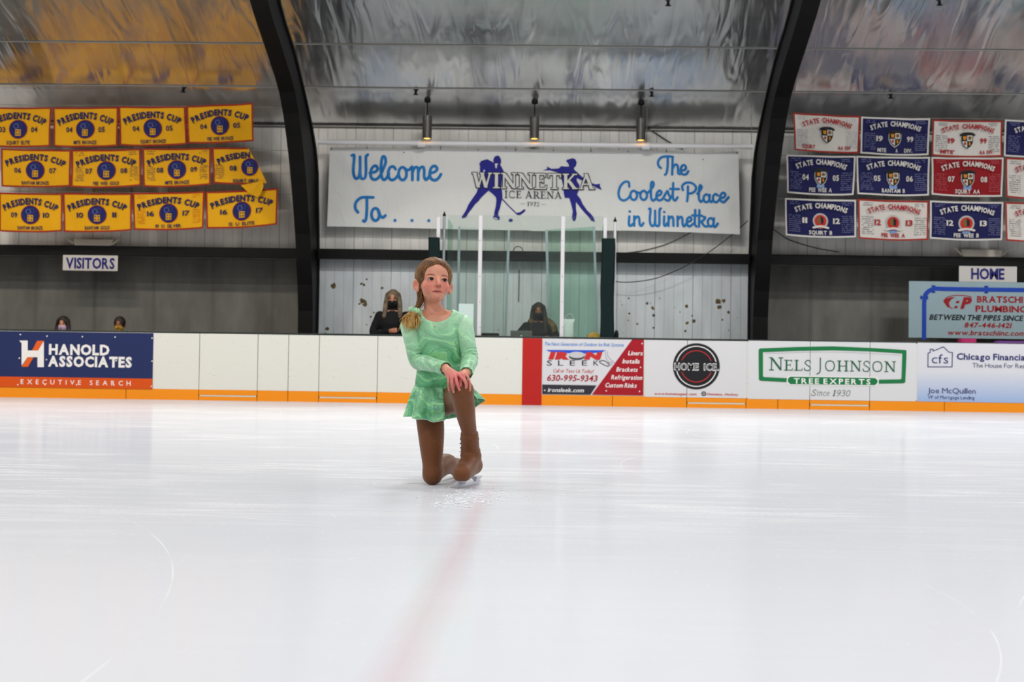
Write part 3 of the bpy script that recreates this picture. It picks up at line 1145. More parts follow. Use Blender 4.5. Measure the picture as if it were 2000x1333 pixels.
# ------------------------------------------------------------------ championship banners
BAN_Y = 23.68
GOLD, NAVYC, MAROON = ink('gold', (224, 166, 14), 0.7), ink('navy_cloth', (34, 38, 112), 0.7), ink('maroon', (150, 34, 22), 0.7)
WCL, RCL = ink('white_cloth', (204, 200, 194), 0.7), ink('red_cloth', (158, 20, 34), 0.7)
LETTER = ink('letter_navy', (24, 26, 74), 0.7)
BLK = ink('felt_black', (26, 24, 24), 0.7)


def cloth(base, name):
    g = N(name)
    g.b.inputs['Base Color'].default_value = lin(base) + (1,)
    g.b.inputs['Roughness'].default_value = 0.65
    g.b.inputs['Specular IOR Level'].default_value = 0.2
    g.l(g.bump(g.noise(g.coord((1, 1, 0.5)), 5.0, 3, 0.5, 0.8), 0.35, 0.05), g.b.inputs['Normal'])
    return g.m


CLOTH = {'gold': cloth((224, 164, 8), 'gold_nylon'), 'navy': cloth((15, 17, 70), 'navy_nylon'), 'white': cloth((202, 197, 190), 'white_nylon'), 'red': cloth((132, 9, 20), 'red_nylon')}


class Banner(Print):
    def __init__(s, corners, lab, col, border, Y=BAN_Y, group='championship banners', sag=0.018, seed=0, name='hanging_banner', cat='banner', cut=None):
        tl, tr_, br, bl = [at(px, py, Y) for px, py in corners]
        s.tl, s.tr, s.br, s.bl, s.Y = tl, tr_, br, bl, Y
        s.w = ((tr_ - tl).length + (br - bl).length) / 2
        s.h = ((tl - bl).length + (tr_ - br).length) / 2
        rr = random.Random(seed)
        s.ph = [rr.uniform(0, 6.28) for _ in range(4)]
        s.sag = sag
        s.amp = 0.014
        s.cut = cut
        super().__init__(s.surf)
        c = (bl + br) / 2
        s.root = thing(name, (c.x, Y, c.z), lab, cat, group)
        b = MB()
        b.grid(lambda u, v: s.surf((u - 0.5) * s.w, (v - 0.5) * s.h, 0), 16, 10)
        s.cl = b.build('cloth', CLOTH[col], s.root, smooth=True)
        if border:
            bw = 0.026
            pr = Print(s.surf)
            hw, hh = s.w / 2, s.h / 2
            n_ = 14
            pr.rect(-hw, hw, hh - bw, hh, border, 1, n_)
            pr.rect(-hw, hw, -hh, -hh + bw, border, 1, n_)
            for sx in (-1, 1):
                for i in range(8):
                    z0, z1 = -hh + 2 * hh * i / 8, -hh + 2 * hh * (i + 1) / 8
                    a_, b_ = (-hw, -hw + bw) if sx < 0 else (hw - bw, hw)
                    pr.put([(a_, z0), (b_, z0), (b_, z1), (a_, z1)], [(0, 1, 2, 3)], border, 1)
            pr.build('border', s.root)

    def surf(s, x, z, layer):
        u, v = x / s.w + 0.5, z / s.h + 0.5
        p = (s.bl * (1 - u) + s.br * u) * (1 - v) + (s.tl * (1 - u) + s.tr * u) * v
        k = 4 * u * (1 - u)
        zz = p.z - s.sag * k * (0.4 + 0.8 * (1 - v))
        a, b_, c, d = s.ph
        y = s.amp * (math.sin(7 * u + a) * (1.1 - 0.6 * v) + 0.7 * math.sin(11 * u + 3 * v + b_) + 0.5 * math.sin(5 * v + c))
        if s.cut:
            y += s.cut(u, v)
        return (p.x, s.Y + y - 0.006 * layer, zz)


def crest(b, cx, cz, s):
    """quartered shield with a black scroll above"""
    def sh(k):
        return [(cx - 0.09 * s * k, cz + 0.1 * s * k), (cx - 0.09 * s * k, cz - 0.02 * s * k), (cx - 0.06 * s * k, cz - 0.08 * s * k), (cx, cz - 0.125 * s * k),
                (cx + 0.06 * s * k, cz - 0.08 * s * k), (cx + 0.09 * s * k, cz - 0.02 * s * k), (cx + 0.09 * s * k, cz + 0.1 * s * k)]
    p = Print(b.surf)
    amber = ink('amber', (206, 130, 20), 0.7)
    p.poly(sh(1.22), WCL, 2)
    p.poly(sh(1.1), BLK, 3)
    p.poly([(cx, cz + 0.095 * s), (cx + 0.085 * s, cz + 0.095 * s), (cx + 0.085 * s, cz), (cx, cz)], WCL, 4)
    p.poly([(cx - 0.085 * s, cz - 0.005 * s), (cx, cz - 0.005 * s), (cx, cz - 0.12 * s), (cx - 0.055 * s, cz - 0.078 * s), (cx - 0.085 * s, cz - 0.02 * s)], WCL, 4)
    p.poly([(cx - 0.075 * s, cz + 0.08 * s), (cx - 0.012 * s, cz + 0.08 * s), (cx - 0.02 * s, cz + 0.02 * s), (cx - 0.065 * s, cz + 0.02 * s)], amber, 4)
    p.disc(cx + 0.042 * s, cz + 0.05 * s, 0.03 * s, 0.032 * s, ink('tan', (120, 84, 46), 0.7), 5, 14)
    p.disc(cx - 0.038 * s, cz - 0.045 * s, 0.02 * s, 0.028 * s, MAROON, 5, 14)
    p.rect(cx + 0.03 * s, cx + 0.055 * s, cz - 0.075 * s, cz - 0.02 * s, amber, 4)
    p.stroke([(cx - 0.115 * s, cz + 0.1 * s), (cx - 0.06 * s, cz + 0.125 * s), (cx + 0.06 * s, cz + 0.125 * s), (cx + 0.115 * s, cz + 0.1 * s)], 0.035 * s, BLK, 5)
    p.build('crest', b.root)


def medal(b, cx, cz, s):
    """round red badge with a dark and tan figure, ringed in white, ribbon below"""
    p = Print(b.surf)
    p.disc(cx, cz, 0.135 * s, 0.135 * s, ink('silver', (172, 170, 168), 0.7), 2)
    p.disc(cx, cz, 0.105 * s, 0.105 * s, ink('scarlet', (186, 40, 36), 0.7), 3)
    p.disc(cx - 0.01 * s, cz + 0.012 * s, 0.05 * s, 0.07 * s, ink('tan', (150, 96, 40), 0.7), 4)
    p.poly([(cx, cz + 0.085 * s), (cx + 0.05 * s, cz + 0.05 * s), (cx + 0.05 * s, cz - 0.04 * s), (cx + 0.01 * s, cz - 0.05 * s), (cx + 0.005 * s, cz + 0.02 * s)], BLK, 5)
    p.stroke([(cx - 0.13 * s, cz - 0.12 * s), (cx, cz - 0.095 * s), (cx + 0.13 * s, cz - 0.12 * s)], 0.035 * s, WCL, 6)
    p.stroke([(cx - 0.05 * s, cz - 0.125 * s), (cx, cz - 0.118 * s), (cx + 0.05 * s, cz - 0.125 * s)], 0.012 * s, MAROON, 7)
    p.build('badge', b.root)


def rings(b, cx, cz, s):
    p = Print(b.surf)
    p.disc(cx, cz, 0.158 * s, 0.158 * s, MAROON, 2, 28, 3)
    p.disc(cx, cz, 0.148 * s, 0.148 * s, ink('disc_navy', (26, 28, 92), 0.7), 3, 28, 3)
    p.ring(cx - 0.03 * s, cz + 0.052 * s, 0.034 * s, 0.044 * s, ink('ring_blue', (92, 110, 170), 0.7), 4, n=18)
    p.ring(cx + 0.028 * s, cz + 0.068 * s, 0.034 * s, 0.044 * s, ink('ring_dim', (56, 62, 112), 0.7), 4, n=18)
    p.rect(cx - 0.045 * s, cx + 0.05 * s, cz - 0.11 * s, cz - 0.005 * s, GOLD, 4)
    for ex in (-0.022, 0.026):
        for ez in (-0.082, -0.034):
            p.rect(cx + (ex - 0.014) * s, cx + (ex + 0.014) * s, cz + (ez - 0.014) * s, cz + (ez + 0.014) * s, LETTER, 5)
            p.rect(cx + (ex - 0.004) * s, cx + (ex + 0.004) * s, cz + (ez - 0.016) * s, cz + (ez + 0.004) * s, GOLD, 6)
    p.build('emblem', b.root)


def names(b, cols, m, rows, z0, z1, h=0.016):
    for x0, x1 in cols:
        for i in range(rows):
            z = z0 + (z1 - z0) * i / max(1, rows - 1)
            b.scribble(b.w * x0, b.w * x1, z * b.h, h, m)


def fold(u, v):
    """the loose right corner of one banner falls forward"""
    return 0.0


gold = [
    ((-27, 209), (101, 210), (98, 286), (-27, 285), '03', '04', 'SQUIRT ELITE', 0, 'gold Presidents Cup banner reading SQUIRT ELITE, cut by the left edge'),
    ((103, 210), (231, 209), (229, 285), (105, 286), '04', '05', 'MITE BRONZE', 0, 'gold Presidents Cup banner reading 04 05 MITE BRONZE in the top row'),
    ((232, 208), (362, 208), (365, 282), (234, 284), '04', '05', 'SQUIRT BRONZE', 0, 'gold Presidents Cup banner reading SQUIRT BRONZE in the top row'),
    ((364, 207), (494, 201), (495, 275), (367, 280), '04', '05', 'PEE WEE BRONZE', 0, 'gold Presidents Cup banner reading PEE WEE BRONZE at the top right end'),
    ((2, 290), (138, 293), (137, 364), (2, 364), '06', '07', 'BANTAM BRONZE', 0, 'gold Presidents Cup banner reading 06 07 BANTAM BRONZE in the middle row'),
    ((140, 293), (275, 291), (276, 363), (140, 366), '07', '08', 'PEE WEE GOLD', 1, 'gold Presidents Cup banner reading PEE WEE GOLD with small name lists'),
    ((278, 290), (412, 289), (412, 361), (281, 365), '08', '09', 'MITE BRONZE', 2, 'gold Presidents Cup banner reading 08 09 MITE BRONZE with name lists'),
    ((-2, 376), (121, 378), (122, 452), (-2, 452), '09', '10', 'BANTAM BRONZE', 0, 'gold Presidents Cup banner reading 09 10 BANTAM BRONZE in the bottom row'),
    ((123, 377), (257, 378), (257, 450), (124, 453), '10', '11', 'BANTAM GOLD', 0, 'gold Presidents Cup banner reading BANTAM GOLD in the bottom row'),
    ((260, 377), (400, 374), (397, 446), (261, 449), '16', '17', '10 U SILVER', 3, 'gold Presidents Cup banner reading 10 U SILVER with red name lists'),
    ((402, 375), (543, 368), (541, 439), (404, 447), '16', '17', '12 U ELITE', 0, 'gold Presidents Cup banner reading 12 U ELITE nearest the left arch'),
]
for i, (tl, tr_, br, bl, y0, y1, cl, nm, lab) in enumerate(gold):
    b = Banner((tl, tr_, br, bl), lab, 'gold', MAROON, seed=i, group='gold Presidents Cup banners')
    w, h = b.w, b.h
    b.text('PRESIDENTS CUP', 0, h * 0.30, h * 0.16, w * 0.86, LETTER, bold=0.05, arc=h * 0.2, space=0.5, layer=3)
    b.build('title', b.root)
    for sx_, yy in ((-0.25, y0), (0.25, y1)):
        b.text(yy, w * sx_, -h * 0.06, h * 0.13, w * (0.1 if yy != '11' else 0.06), LETTER, bold=0.02, layer=3)
        b.build('year', b.root)
    b.text(cl, 0, -h * 0.385, h * 0.09, w * (0.36 + 0.012 * max(0, len(cl) - 11)), LETTER, bold=0.02, layer=3, space=0.7)
    b.build('division', b.root)
    if nm:
        m_ = {1: LETTER, 2: LETTER, 3: ink('name_red', (196, 92, 20), 0.7)}[nm]
        for cols, nr, za, zb in (((-0.44, -0.33), 8, -0.32, 0.02), ((0.34, 0.45), 8, -0.32, 0.02), ((-0.44, -0.32), 2, 0.36, 0.42), ((0.33, 0.44), 2, 0.36, 0.42)):
            names(b, [cols], m_, nr, za, zb)
            b.build('name_list', b.root)
    rings(b, 0, -h * 0.05, 1.0)

# the gold banner whose right corner has come loose and folded down
b = Banner(((414, 289), (523, 287), (521, 358), (417, 358)), 'gold Presidents Cup banner with its right corner fallen and folded over', 'gold', None, seed=40, group='gold Presidents Cup banners')
bpy.data.objects.remove(b.cl)
w, h = b.w, b.h


def edge_x(v):            # slanting fold on the right
    return 0.5 - 0.36 * (v ** 1.1) + 0.0


def fold_put(fn):
    return fn


m_ = MB()
m_.grid(lambda u, v: b.surf(-w / 2 + u * (edge_x(v) * w + w / 2 - (0.5 - edge_x(0)) * w * 0), (v - 0.5) * h, 0), 14, 12)
m_.build('cloth', CLOTH['gold'], b.root, smooth=True)
pr = Print(b.surf)
pr.rect(-w / 2, edge_x(1) * w, h / 2 - 0.026, h / 2, MAROON, 1, 10)
pr.rect(-w / 2, w * 0.34, -h / 2, -h / 2 + 0.026, MAROON, 1, 12)
for i in range(8):
    z0, z1 = -h / 2 + h * i / 8, -h / 2 + h * (i + 1) / 8
    pr.put([(-w / 2, z0), (-w / 2 + 0.026, z0), (-w / 2 + 0.026, z1), (-w / 2, z1)], [(0, 1, 2, 3)], MAROON, 1)
pr.build('border', b.root)
L_, tw = layout('PRESIDENTS CUP', 0.05, 0.075, 0.5)
Wt = w * 1.06
rad = (Wt * Wt / 4 + (h * .2) ** 2) / (2 * h * .2)
for v_, f_, x_, gw in L_[:8]:
    sx = Wt / tw
    md = (x_ + gw / 2) * sx - Wt / 2
    th = math.asin(md / rad)
    cxx, czz = 0.12 * w + rad * math.sin(th), h * 0.3 + rad * math.cos(th) - rad
    q = []
    for a_, c_ in v_:
        lx_, lz_ = (a_ - gw / 2) * sx, (c_ - 0.5) * h * 0.16
        q.append((cxx + lx_ * math.cos(th) + lz_ * math.sin(th), czz - lx_ * math.sin(th) + lz_ * math.cos(th)))
    if max(p_[0] for p_ in q) < edge_x(0.86) * w + 0.02:
        b.put(q, f_, LETTER, 3)
b.build('title', b.root)
b.text('08', -w * 0.12, -h * 0.06, h * 0.14, w * 0.13, LETTER, bold=0.03, layer=3)
b.build('year', b.root)
b.text('SQUIRT GIRLS', 0.1 * w, -h * 0.4, h * 0.088, w * 0.46, LETTER, bold=0.04, layer=3, space=0.6)
b.build('division', b.root)
names(b, [(-0.46, -0.3)], LETTER, 8, -0.34, 0.02)
b.build('name_list', b.root)
rings(b, 0.2 * w - 0.02, -h * 0.03, 0.92)
fl_ = MB()
pp = [at(*q, BAN_Y - 0.05) for q in ((470, 362), (490, 358), (513, 353), (515, 365), (509, 380), (502, 386), (485, 376))]
fl_.add([(p.x, p.y + 0.012 * math.sin(i * 1.7), p.z) for i, p in enumerate(pp)], [tuple(range(7))])
fl_.build('folded_corner', CLOTH['gold'], b.root, solid=0.004)

right = [
    ((1549, 220), (1680, 227), (1678, 299), (1552, 293), 'white', MAROON, RCL, '', '', 'SQUIRT      AA DIV', 'c', 'white State Champions banner reading SQUIRT AA DIV at the top left'),
    ((1682, 228), (1816, 232), (1813, 303), (1680, 300), 'navy', WCL, WCL, '19', '99', 'MITE  A  DIV.', 'c', 'navy State Champions banner reading 19 99 MITE A DIV'),
    ((1821, 234), (1958, 236), (1957, 306), (1820, 304), 'white', MAROON, RCL, '19', '99', "MITE'     AA DIV.", 'c', 'white State Champions banner reading 19 99 MITE AA DIV'),
    ((1962, 234), (2099, 238), (2097, 310), (1961, 305), 'navy', WCL, WCL, '', '', '', 'c', 'navy State Champions banner in the top row, cut by the right edge'),
    ((1536, 302), (1671, 305), (1667, 381), (1537, 377), 'navy', WCL, WCL, '04', '05', 'PEE WEE A', 'c', 'navy State Champions banner reading 04 05 PEE WEE A'),
    ((1672, 305), (1816, 307), (1814, 382), (1675, 379), 'navy', WCL, WCL, '05', '06', 'BANTAM B', 'c', 'navy State Champions banner reading 05 06 BANTAM B'),
    ((1819, 307), (1960, 308), (1958, 384), (1820, 380), 'red', WCL, WCL, '07', '08', 'SQUIRT AA', 'c', 'red State Champions banner reading 07 08 SQUIRT AA'),
    ((1964, 308), (2105, 312), (2103, 390), (1965, 385), 'white', MAROON, RCL, '', '', '', 'c', 'white State Champions banner in the middle row, cut by the right edge'),
    ((1533, 387), (1672, 391), (1671, 464), (1534, 460), 'navy', WCL, WCL, '11', '12', 'SQUIRT B', 'm', 'navy State Champions banner reading 11 12 SQUIRT B'),
    ((1675, 389), (1814, 393), (1812, 469), (1677, 466), 'white', MAROON, RCL, '12', '13', 'PEE WEE A', 'm', 'white State Champions banner reading 12 13 PEE WEE A'),
    ((1816, 392), (1960, 395), (1957, 469), (1816, 466), 'navy', WCL, WCL, '12', '13', 'PEE WEE B', 'm', 'navy State Champions banner reading 12 13 PEE WEE B'),
    ((1963, 395), (2105, 398), (2103, 474), (1965, 470), 'white', MAROON, RCL, '', '', '', 'm', 'white State Champions banner in the bottom row, cut by the right edge'),
]
for i, (tl, tr_, br, bl, col, bord, lm, y0, y1, cl, em, lab) in enumerate(right):
    b = Banner((tl, tr_, br, bl), lab, col, bord, seed=60 + i, group='State Champions banners')
    w, h = b.w, b.h
    b.text('STATE CHAMPIONS', 0, h * 0.335, h * 0.13, w * 0.74, lm, bold=0.04, arc=h * 0.14, space=0.75, layer=8)
    b.build('title', b.root)
    if y0:
        for sx_, yy in ((-0.225, y0), (0.225, y1)):
            b.text(yy, w * sx_, -h * 0.06, h * 0.14, w * (0.095 if yy != '11' else 0.07), lm, bold=0.03, layer=3)
            b.build('year', b.root)
    if cl:
        words_ = [c_.strip() for c_ in cl.split('  ') if c_.strip()]
        spots_ = {1: [(0, 0.33 + 0.01 * (len(cl) - 8))], 2: [(-0.28, 0.2), (0.27, 0.2)], 3: [(-0.19, 0.13), (0.03, 0.03), (0.2, 0.12)]}[len(words_)]
        for piece, (ox_, ww_) in zip(words_, spots_):
            b.text(piece, w * ox_, -h * 0.37, h * 0.1, w * ww_, lm, bold=0.03, layer=3, space=0.7)
            b.build('division', b.root)
    sc_ = {'navy': ink('name_grey', (120, 122, 160), 0.7), 'red': ink('name_pink', (190, 90, 96), 0.7), 'white': ink('name_ink', (80, 80, 92), 0.7)}[col]
    if i == 0:
        sc_ = ink('name_faded', (160, 160, 172), 0.7)
    for cols, nr, za, zb in (((-0.45, -0.29), 9, -0.36, 0.06), ((0.3, 0.46), 9, -0.36, 0.06), ((-0.43, -0.3), 2, 0.36, 0.41), ((0.3, 0.43), 2, 0.36, 0.41)):
        names(b, [cols], sc_, nr, za, zb)
        b.build('name_list', b.root)
    if i in (4, 5, 6, 9, 10):
        b.rect(-w * 0.055, w * 0.055, -h * 0.315, -h * 0.235, ink('label_blue', (120, 150, 196), 0.7), 2)
        b.build('label_patch', b.root)
    (crest if em == 'c' else medal)(b, 0, -0.035 if em == 'c' else -0.04, 0.95)
# ------------------------------------------------------------------ cables the banners hang from
wire = mat('steel_wire', (120, 118, 112), 0.5, 0.6)
for py, side, lab in ((206.5, 0, 'steel cable along the top row of gold banners'), (291, 0, 'steel cable along the middle row of gold banners'), (376, 0, 'steel cable along the bottom row of gold banners'),
                      (230, 1, 'steel cable along the top row of State Champions banners'), (306, 1, 'steel cable along the middle row of State Champions banners'), (391, 1, 'steel cable along the bottom row of State Champions banners')):
    z = at(270 if not side else 1760, py, BAN_Y + 0.02).z
    x0, x1 = (-13.5, XL - AW + 0.02) if not side else (XR + AW - 0.02, 13.5)
    b = MB()
    b.tube([(x0, BAN_Y + 0.03, z), ((x0 + x1) / 2, BAN_Y + 0.03, z - 0.005), (x1, BAN_Y + 0.03, z)], 0.004, 6)
    tag(b.build('banner_cable', wire, origin=((x0 + x1) / 2, BAN_Y + 0.03, z)), lab, 'cable', 'banner cables')

# ------------------------------------------------------------------ white pipe and the welcome banner
can_grey = mat('rod_grey', (112, 112, 110), 0.5, 0.4)
white_pipe = mat('white_pipe', (228, 227, 229), 0.4)
PIPE_Y = 23.92
pz = at(1043, 282, PIPE_Y).z
t = thing('banner_pipe', ((XL + XR) / 2, PIPE_Y, pz), 'long white pipe spanning the two arches above the welcome banner', 'pipe')
b = MB()
b.tube([(XL + 0.005, PIPE_Y, pz), (XR - 0.005, PIPE_Y, pz)], 0.043, 16)
b.build('pipe', white_pipe, t, smooth=False)
for px in (823.5, 1261):
    x = at(px, 285, PIPE_Y).x
    b = MB()
    b.tube([(x - 0.065, PIPE_Y, pz - 0.008), (x + 0.065, PIPE_Y, pz - 0.008)], 0.066, 16)
    b.build('coupling', white_pipe, t)
for px in (830, 1263, 1469):
    x = min(at(px, 270, PIPE_Y).x, XR - 0.03)
    b = MB()
    b.tube([(x, PIPE_Y, pz + 0.04), (x, PIPE_Y, ceil_z(PIPE_Y) - 0.01)], 0.006, 8)
    b.build('hanger_rod', can_grey, t)

CLOTH['vinyl'] = cloth((222, 222, 220), 'white_vinyl')
WB_Y = 24.1


def crease(u, v):
    y = 0
    for (u0, v0, u1, v1, amp, wd) in ((0.80, 1.0, 0.97, 0.25, 0.05, 0.02), (0.99, 0.95, 0.88, 0.55, 0.035, 0.02), (0.02, 0.98, 0.10, 0.45, 0.04, 0.012), (0.09, 0.98, 0.17, 0.55, 0.03, 0.012), (0.25, 0.95, 0.16, 0.6, 0.02, 0.015),
                                   (0.72, 1, 0.68, 0.3, 0.02, 0.012), (0.95, 0.5, 0.99, 0.1, 0.03, 0.012)):
        dx, dv = (u1 - u0) * 4.6, (v1 - v0)
        L = math.hypot(dx, dv)
        px_, pv = (u - u0) * 4.6, v - v0
        tt = (px_ * dx + pv * dv) / L / L
        d = abs(px_ * dv - pv * dx) / L
        k = max(0.0, 1 - abs(tt - 0.5) * 1.7)
        y -= amp * k * math.exp(-(d / (wd * 4.6)) ** 2)
    return y


class Welcome(Banner):
    def surf(s, x, z, layer):
        u, v = x / s.w + 0.5, z / s.h + 0.5
        p = (s.bl * (1 - u) + s.br * u) * (1 - v) + (s.tl * (1 - u) + s.tr * u) * v
        drop = 0.055 * math.exp(-((u - 0.913) / 0.04) ** 2) + 0.03 * math.exp(-((u - 0.185) / 0.05) ** 2) + 0.012 * math.exp(-((u - 0.02) / 0.03) ** 2)
        zz = p.z - drop * v * v + 0.02 * math.sin(u * 9 + 1) * (1 - v) * (0.3 if u < 0.5 else 1)
        y = 0.012 * math.sin(9 * u + 2 * v) + crease(u, v) + 0.02 * (1 - v) * math.sin(5 * u)
        return (p.x, s.Y + y - 0.005 * layer, zz)

    def loc(s, px, py):
        p = at(px, py, s.Y)
        u = v = 0.5
        for _ in range(6):
            q = (s.bl * (1 - u) + s.br * u) * (1 - v) + (s.tl * (1 - u) + s.tr * u) * v
            u += (p.x - q.x) / s.w
            v += (p.z - q.z) / s.h
        return ((u - 0.5) * s.w, (v - 0.5) * s.h)


a = Welcome(((644, 287), (1442, 296), (1445, 457), (639, 443)), 'long white welcome banner hanging from the white pipe between the arches', 'vinyl', None, Y=WB_Y, name='welcome_banner', group=None)
bpy.data.objects.remove(a.cl)
b = MB()
b.grid(lambda u, v: a.surf((u - 0.5) * a.w, (v - 0.5) * a.h, 0), 90, 22)
b.build('cloth', CLOTH['vinyl'], a.root, smooth=True)
SKY, SIL = ink('sky_blue', (20, 116, 186), 0.6), ink('silhouette', (24, 26, 128), 0.6)
KB, KW = ink('mark_black', (24, 24, 26), 0.6), ink('mark_white', (214, 213, 210), 0.6)
px_m = WB_Y / F


def strokes(paths, ox, oy, k, wpx, part):
    for pth in paths:
        a.stroke([a.loc(ox + q[0] / k, oy + q[1] / k) for q in pth], wpx * px_m, SKY, 2)
    a.build(part, a.root)


def loop(cx, cy, rx, ry, tail=None):
    o = [(cx + rx * math.cos(R(w)), cy - ry * math.sin(R(w))) for w in range(50, 420, 30)]
    return o + (tail or [])


K, OX1, OY, OX2 = 4.651, 630, 270, 1030
W_, E_, = [], []
word = [
    [(266, 156), (288, 158), (284, 240), (284, 325), (302, 368), (328, 358), (341, 300), (341, 170)],
    [(341, 300), (348, 358), (368, 372), (388, 355), (395, 300), (395, 175), (412, 152)],
    [(430, 316), (478, 306), (502, 280), (484, 252), (452, 268), (436, 320), (448, 366), (482, 376), (516, 350), (545, 300)],
    [(545, 300), (574, 220), (566, 168), (545, 170), (535, 230), (534, 330), (550, 374), (578, 366), (604, 320)],
    [(664, 276), (645, 252), (615, 262), (598, 310), (606, 360), (634, 378), (668, 358), (692, 320)],
    loop(728, 316, 36, 60, [(770, 285), (800, 275)]),
    [(800, 268), (816, 262), (816, 376)],
    [(816, 310), (836, 266), (860, 260), (870, 290), (868, 376)],
    [(868, 310), (890, 266), (914, 260), (924, 290), (924, 350), (940, 376), (962, 356), (976, 322)],
    [(974, 318), (1020, 306), (1042, 280), (1024, 254), (992, 264), (974, 316), (986, 366), (1022, 382), (1054, 362), (1076, 328)]]
strokes(word, OX1, OY, K, 5.7, 'greeting_word')
strokes([[(460, 540), (400, 538), (345, 545), (302, 588), (298, 640), (322, 676)], [(402, 542), (402, 640), (396, 725), (384, 758), (370, 752)],
         loop(480, 695, 36, 56, [(520, 700), (548, 722), (570, 704)])], OX1, OY, K, 5.7, 'greeting_word')
for q in (657, 811, 964):
    x, z = a.loc(OX1 + q / K, OY + 748 / K)
    a.disc(x, z, 3.1 * px_m, 3.1 * px_m, SKY, 2, 14, 1)
    a.build('dot', a.root)
strokes([[(1322, 172), (1268, 168), (1212, 180), (1186, 222), (1194, 258), (1212, 274)], [(1274, 172), (1272, 270), (1262, 322), (1250, 336)],
         [(1318, 172), (1316, 250), (1314, 334)], [(1316, 284), (1334, 248), (1358, 246), (1366, 280), (1368, 322), (1386, 330)],
         [(1388, 296), (1424, 290), (1440, 264), (1424, 242), (1400, 258), (1390, 300), (1410, 332), (1440, 326), (1460, 296)]], OX2, OY, K, 4.6, 'slogan_word')
strokes([[(926, 446), (920, 405), (884, 402), (846, 440), (828, 505), (842, 556), (878, 572), (916, 552), (936, 520)], loop(966, 526, 30, 42, [(1000, 500), (1030, 505)]),
         loop(1056, 526, 30, 42, [(1086, 505), (1108, 490)]), [(1108, 490), (1146, 435), (1140, 402), (1124, 415), (1122, 470), (1124, 545), (1140, 574), (1166, 556), (1178, 535)],
         [(1172, 530), (1206, 520), (1218, 496), (1198, 482), (1176, 508), (1172, 545), (1192, 572), (1226, 560), (1250, 518)], [(1250, 518), (1272, 486), (1282, 515), (1298, 548), (1280, 574), (1252, 564)],
         [(1290, 560), (1318, 520), (1324, 412)], [(1322, 470), (1322, 545), (1340, 572), (1364, 542)], [(1296, 466), (1376, 466)]], OX2, OY, K, 4.6, 'slogan_word')
strokes([[(1456, 440), (1456, 520), (1450, 576)], [(1412, 476), (1406, 436), (1440, 408), (1494, 410), (1528, 446), (1514, 486), (1474, 504), (1456, 496)],
         [(1542, 505), (1578, 450), (1572, 424), (1558, 440), (1556, 540), (1572, 578), (1592, 562)], loop(1624, 545, 26, 36, []), [(1654, 512), (1652, 560), (1668, 580), (1686, 555)],
         [(1728, 520), (1706, 506), (1684, 530), (1688, 570), (1716, 582), (1742, 556)], [(1746, 548), (1784, 536), (1796, 510), (1776, 494), (1752, 520), (1750, 562), (1780, 582), (1826, 536)]], OX2, OY, K, 4.6, 'slogan_word')
strokes([[(926, 720), (922, 790), (936, 808), (956, 790)], [(928, 674), (932, 676)], [(970, 720), (970, 806)], [(970, 755), (992, 724), (1014, 732), (1020, 790), (1036, 808), (1054, 782)]], OX2, OY, K, 4.6, 'slogan_word')
strokes([[(1104, 652), (1118, 656), (1112, 760), (1128, 806), (1152, 796), (1160, 740), (1160, 668)], [(1160, 740), (1164, 796), (1182, 808), (1198, 790), (1200, 668), (1212, 646)],
         [(1242, 720), (1240, 790), (1254, 806), (1270, 780)], [(1241, 678), (1244, 680)], [(1282, 718), (1282, 806)], [(1282, 752), (1302, 724), (1322, 732), (1326, 806)],
         [(1364, 718), (1364, 806)], [(1364, 752), (1386, 724), (1406, 732), (1410, 790), (1424, 808), (1444, 780)], [(1446, 768), (1480, 758), (1490, 738), (1472, 722), (1450, 745), (1450, 786), (1470, 808), (1510, 780)],
         [(1524, 655), (1520, 780), (1536, 808)], [(1562, 655), (1558, 808)], [(1496, 706), (1584, 706)], [(1560, 772), (1596, 750), (1614, 722), (1596, 716)], [(1580, 762), (1606, 800), (1632, 806)],
         loop(1664, 766, 26, 38, []), [(1694, 728), (1690, 790), (1704, 808), (1728, 776)]], OX2, OY, K, 4.6, 'slogan_word')


def sil(l):
    return [a.loc(880 + x / 6.4516, 280 + y / 6.4516) for x, y in l]


def sil_poly(l, m, layer):
    from mathutils.geometry import tessellate_polygon
    p = sil(l)
    tr_ = tessellate_polygon([[Vector((x, z, 0)) for x, z in p]])
    fs = []
    for f in tr_:
        (x0, z0), (x1, z1), (x2, z2) = (p[i] for i in f)
        fs.append(tuple(f) if (x1 - x0) * (z2 - z0) - (x2 - x0) * (z1 - z0) > 0 else tuple(reversed(f)))
    a.put(p, fs, m, layer)


sil_poly([(545, 190), (560, 165), (595, 155), (620, 170), (638, 210), (636, 250), (625, 270), (650, 310), (672, 360), (668, 420), (645, 480), (640, 560), (652, 620), (655, 690), (640, 740), (625, 810), (605, 860), (600, 900), (622, 935), (612, 965), (560, 955), (532, 935), (548, 905), (552, 870), (570, 790), (578, 720), (572, 680), (545, 650), (480, 595), (430, 640), (380, 690), (350, 730), (310, 765), (270, 820), (230, 870), (195, 930), (145, 945), (142, 920), (170, 880), (200, 830), (225, 770), (290, 675), (325, 625), (350, 560), (372, 500), (380, 420), (370, 330), (372, 290), (362, 262), (385, 225), (430, 210), (465, 203), (500, 222), (535, 240), (545, 250), (538, 215)], SIL, 2)
sil_poly([(558, 258), (600, 256), (588, 275), (580, 320), (566, 312)], KW, 3)
sil_poly([(424, 328), (436, 346), (424, 366), (412, 358)], KW, 3)
sil_poly([(540, 935), (565, 935), (600, 950), (590, 958), (556, 948)], KW, 3)
a.build('hockey_player_silhouette', a.root)
a.stroke(sil([(645, 695), (740, 795), (840, 892)]), 1.9 * px_m, SIL, 2, smooth=False)
sil_poly([(825, 876), (850, 903), (880, 900), (940, 858), (942, 832), (925, 830), (880, 865), (850, 872)], SIL, 2)
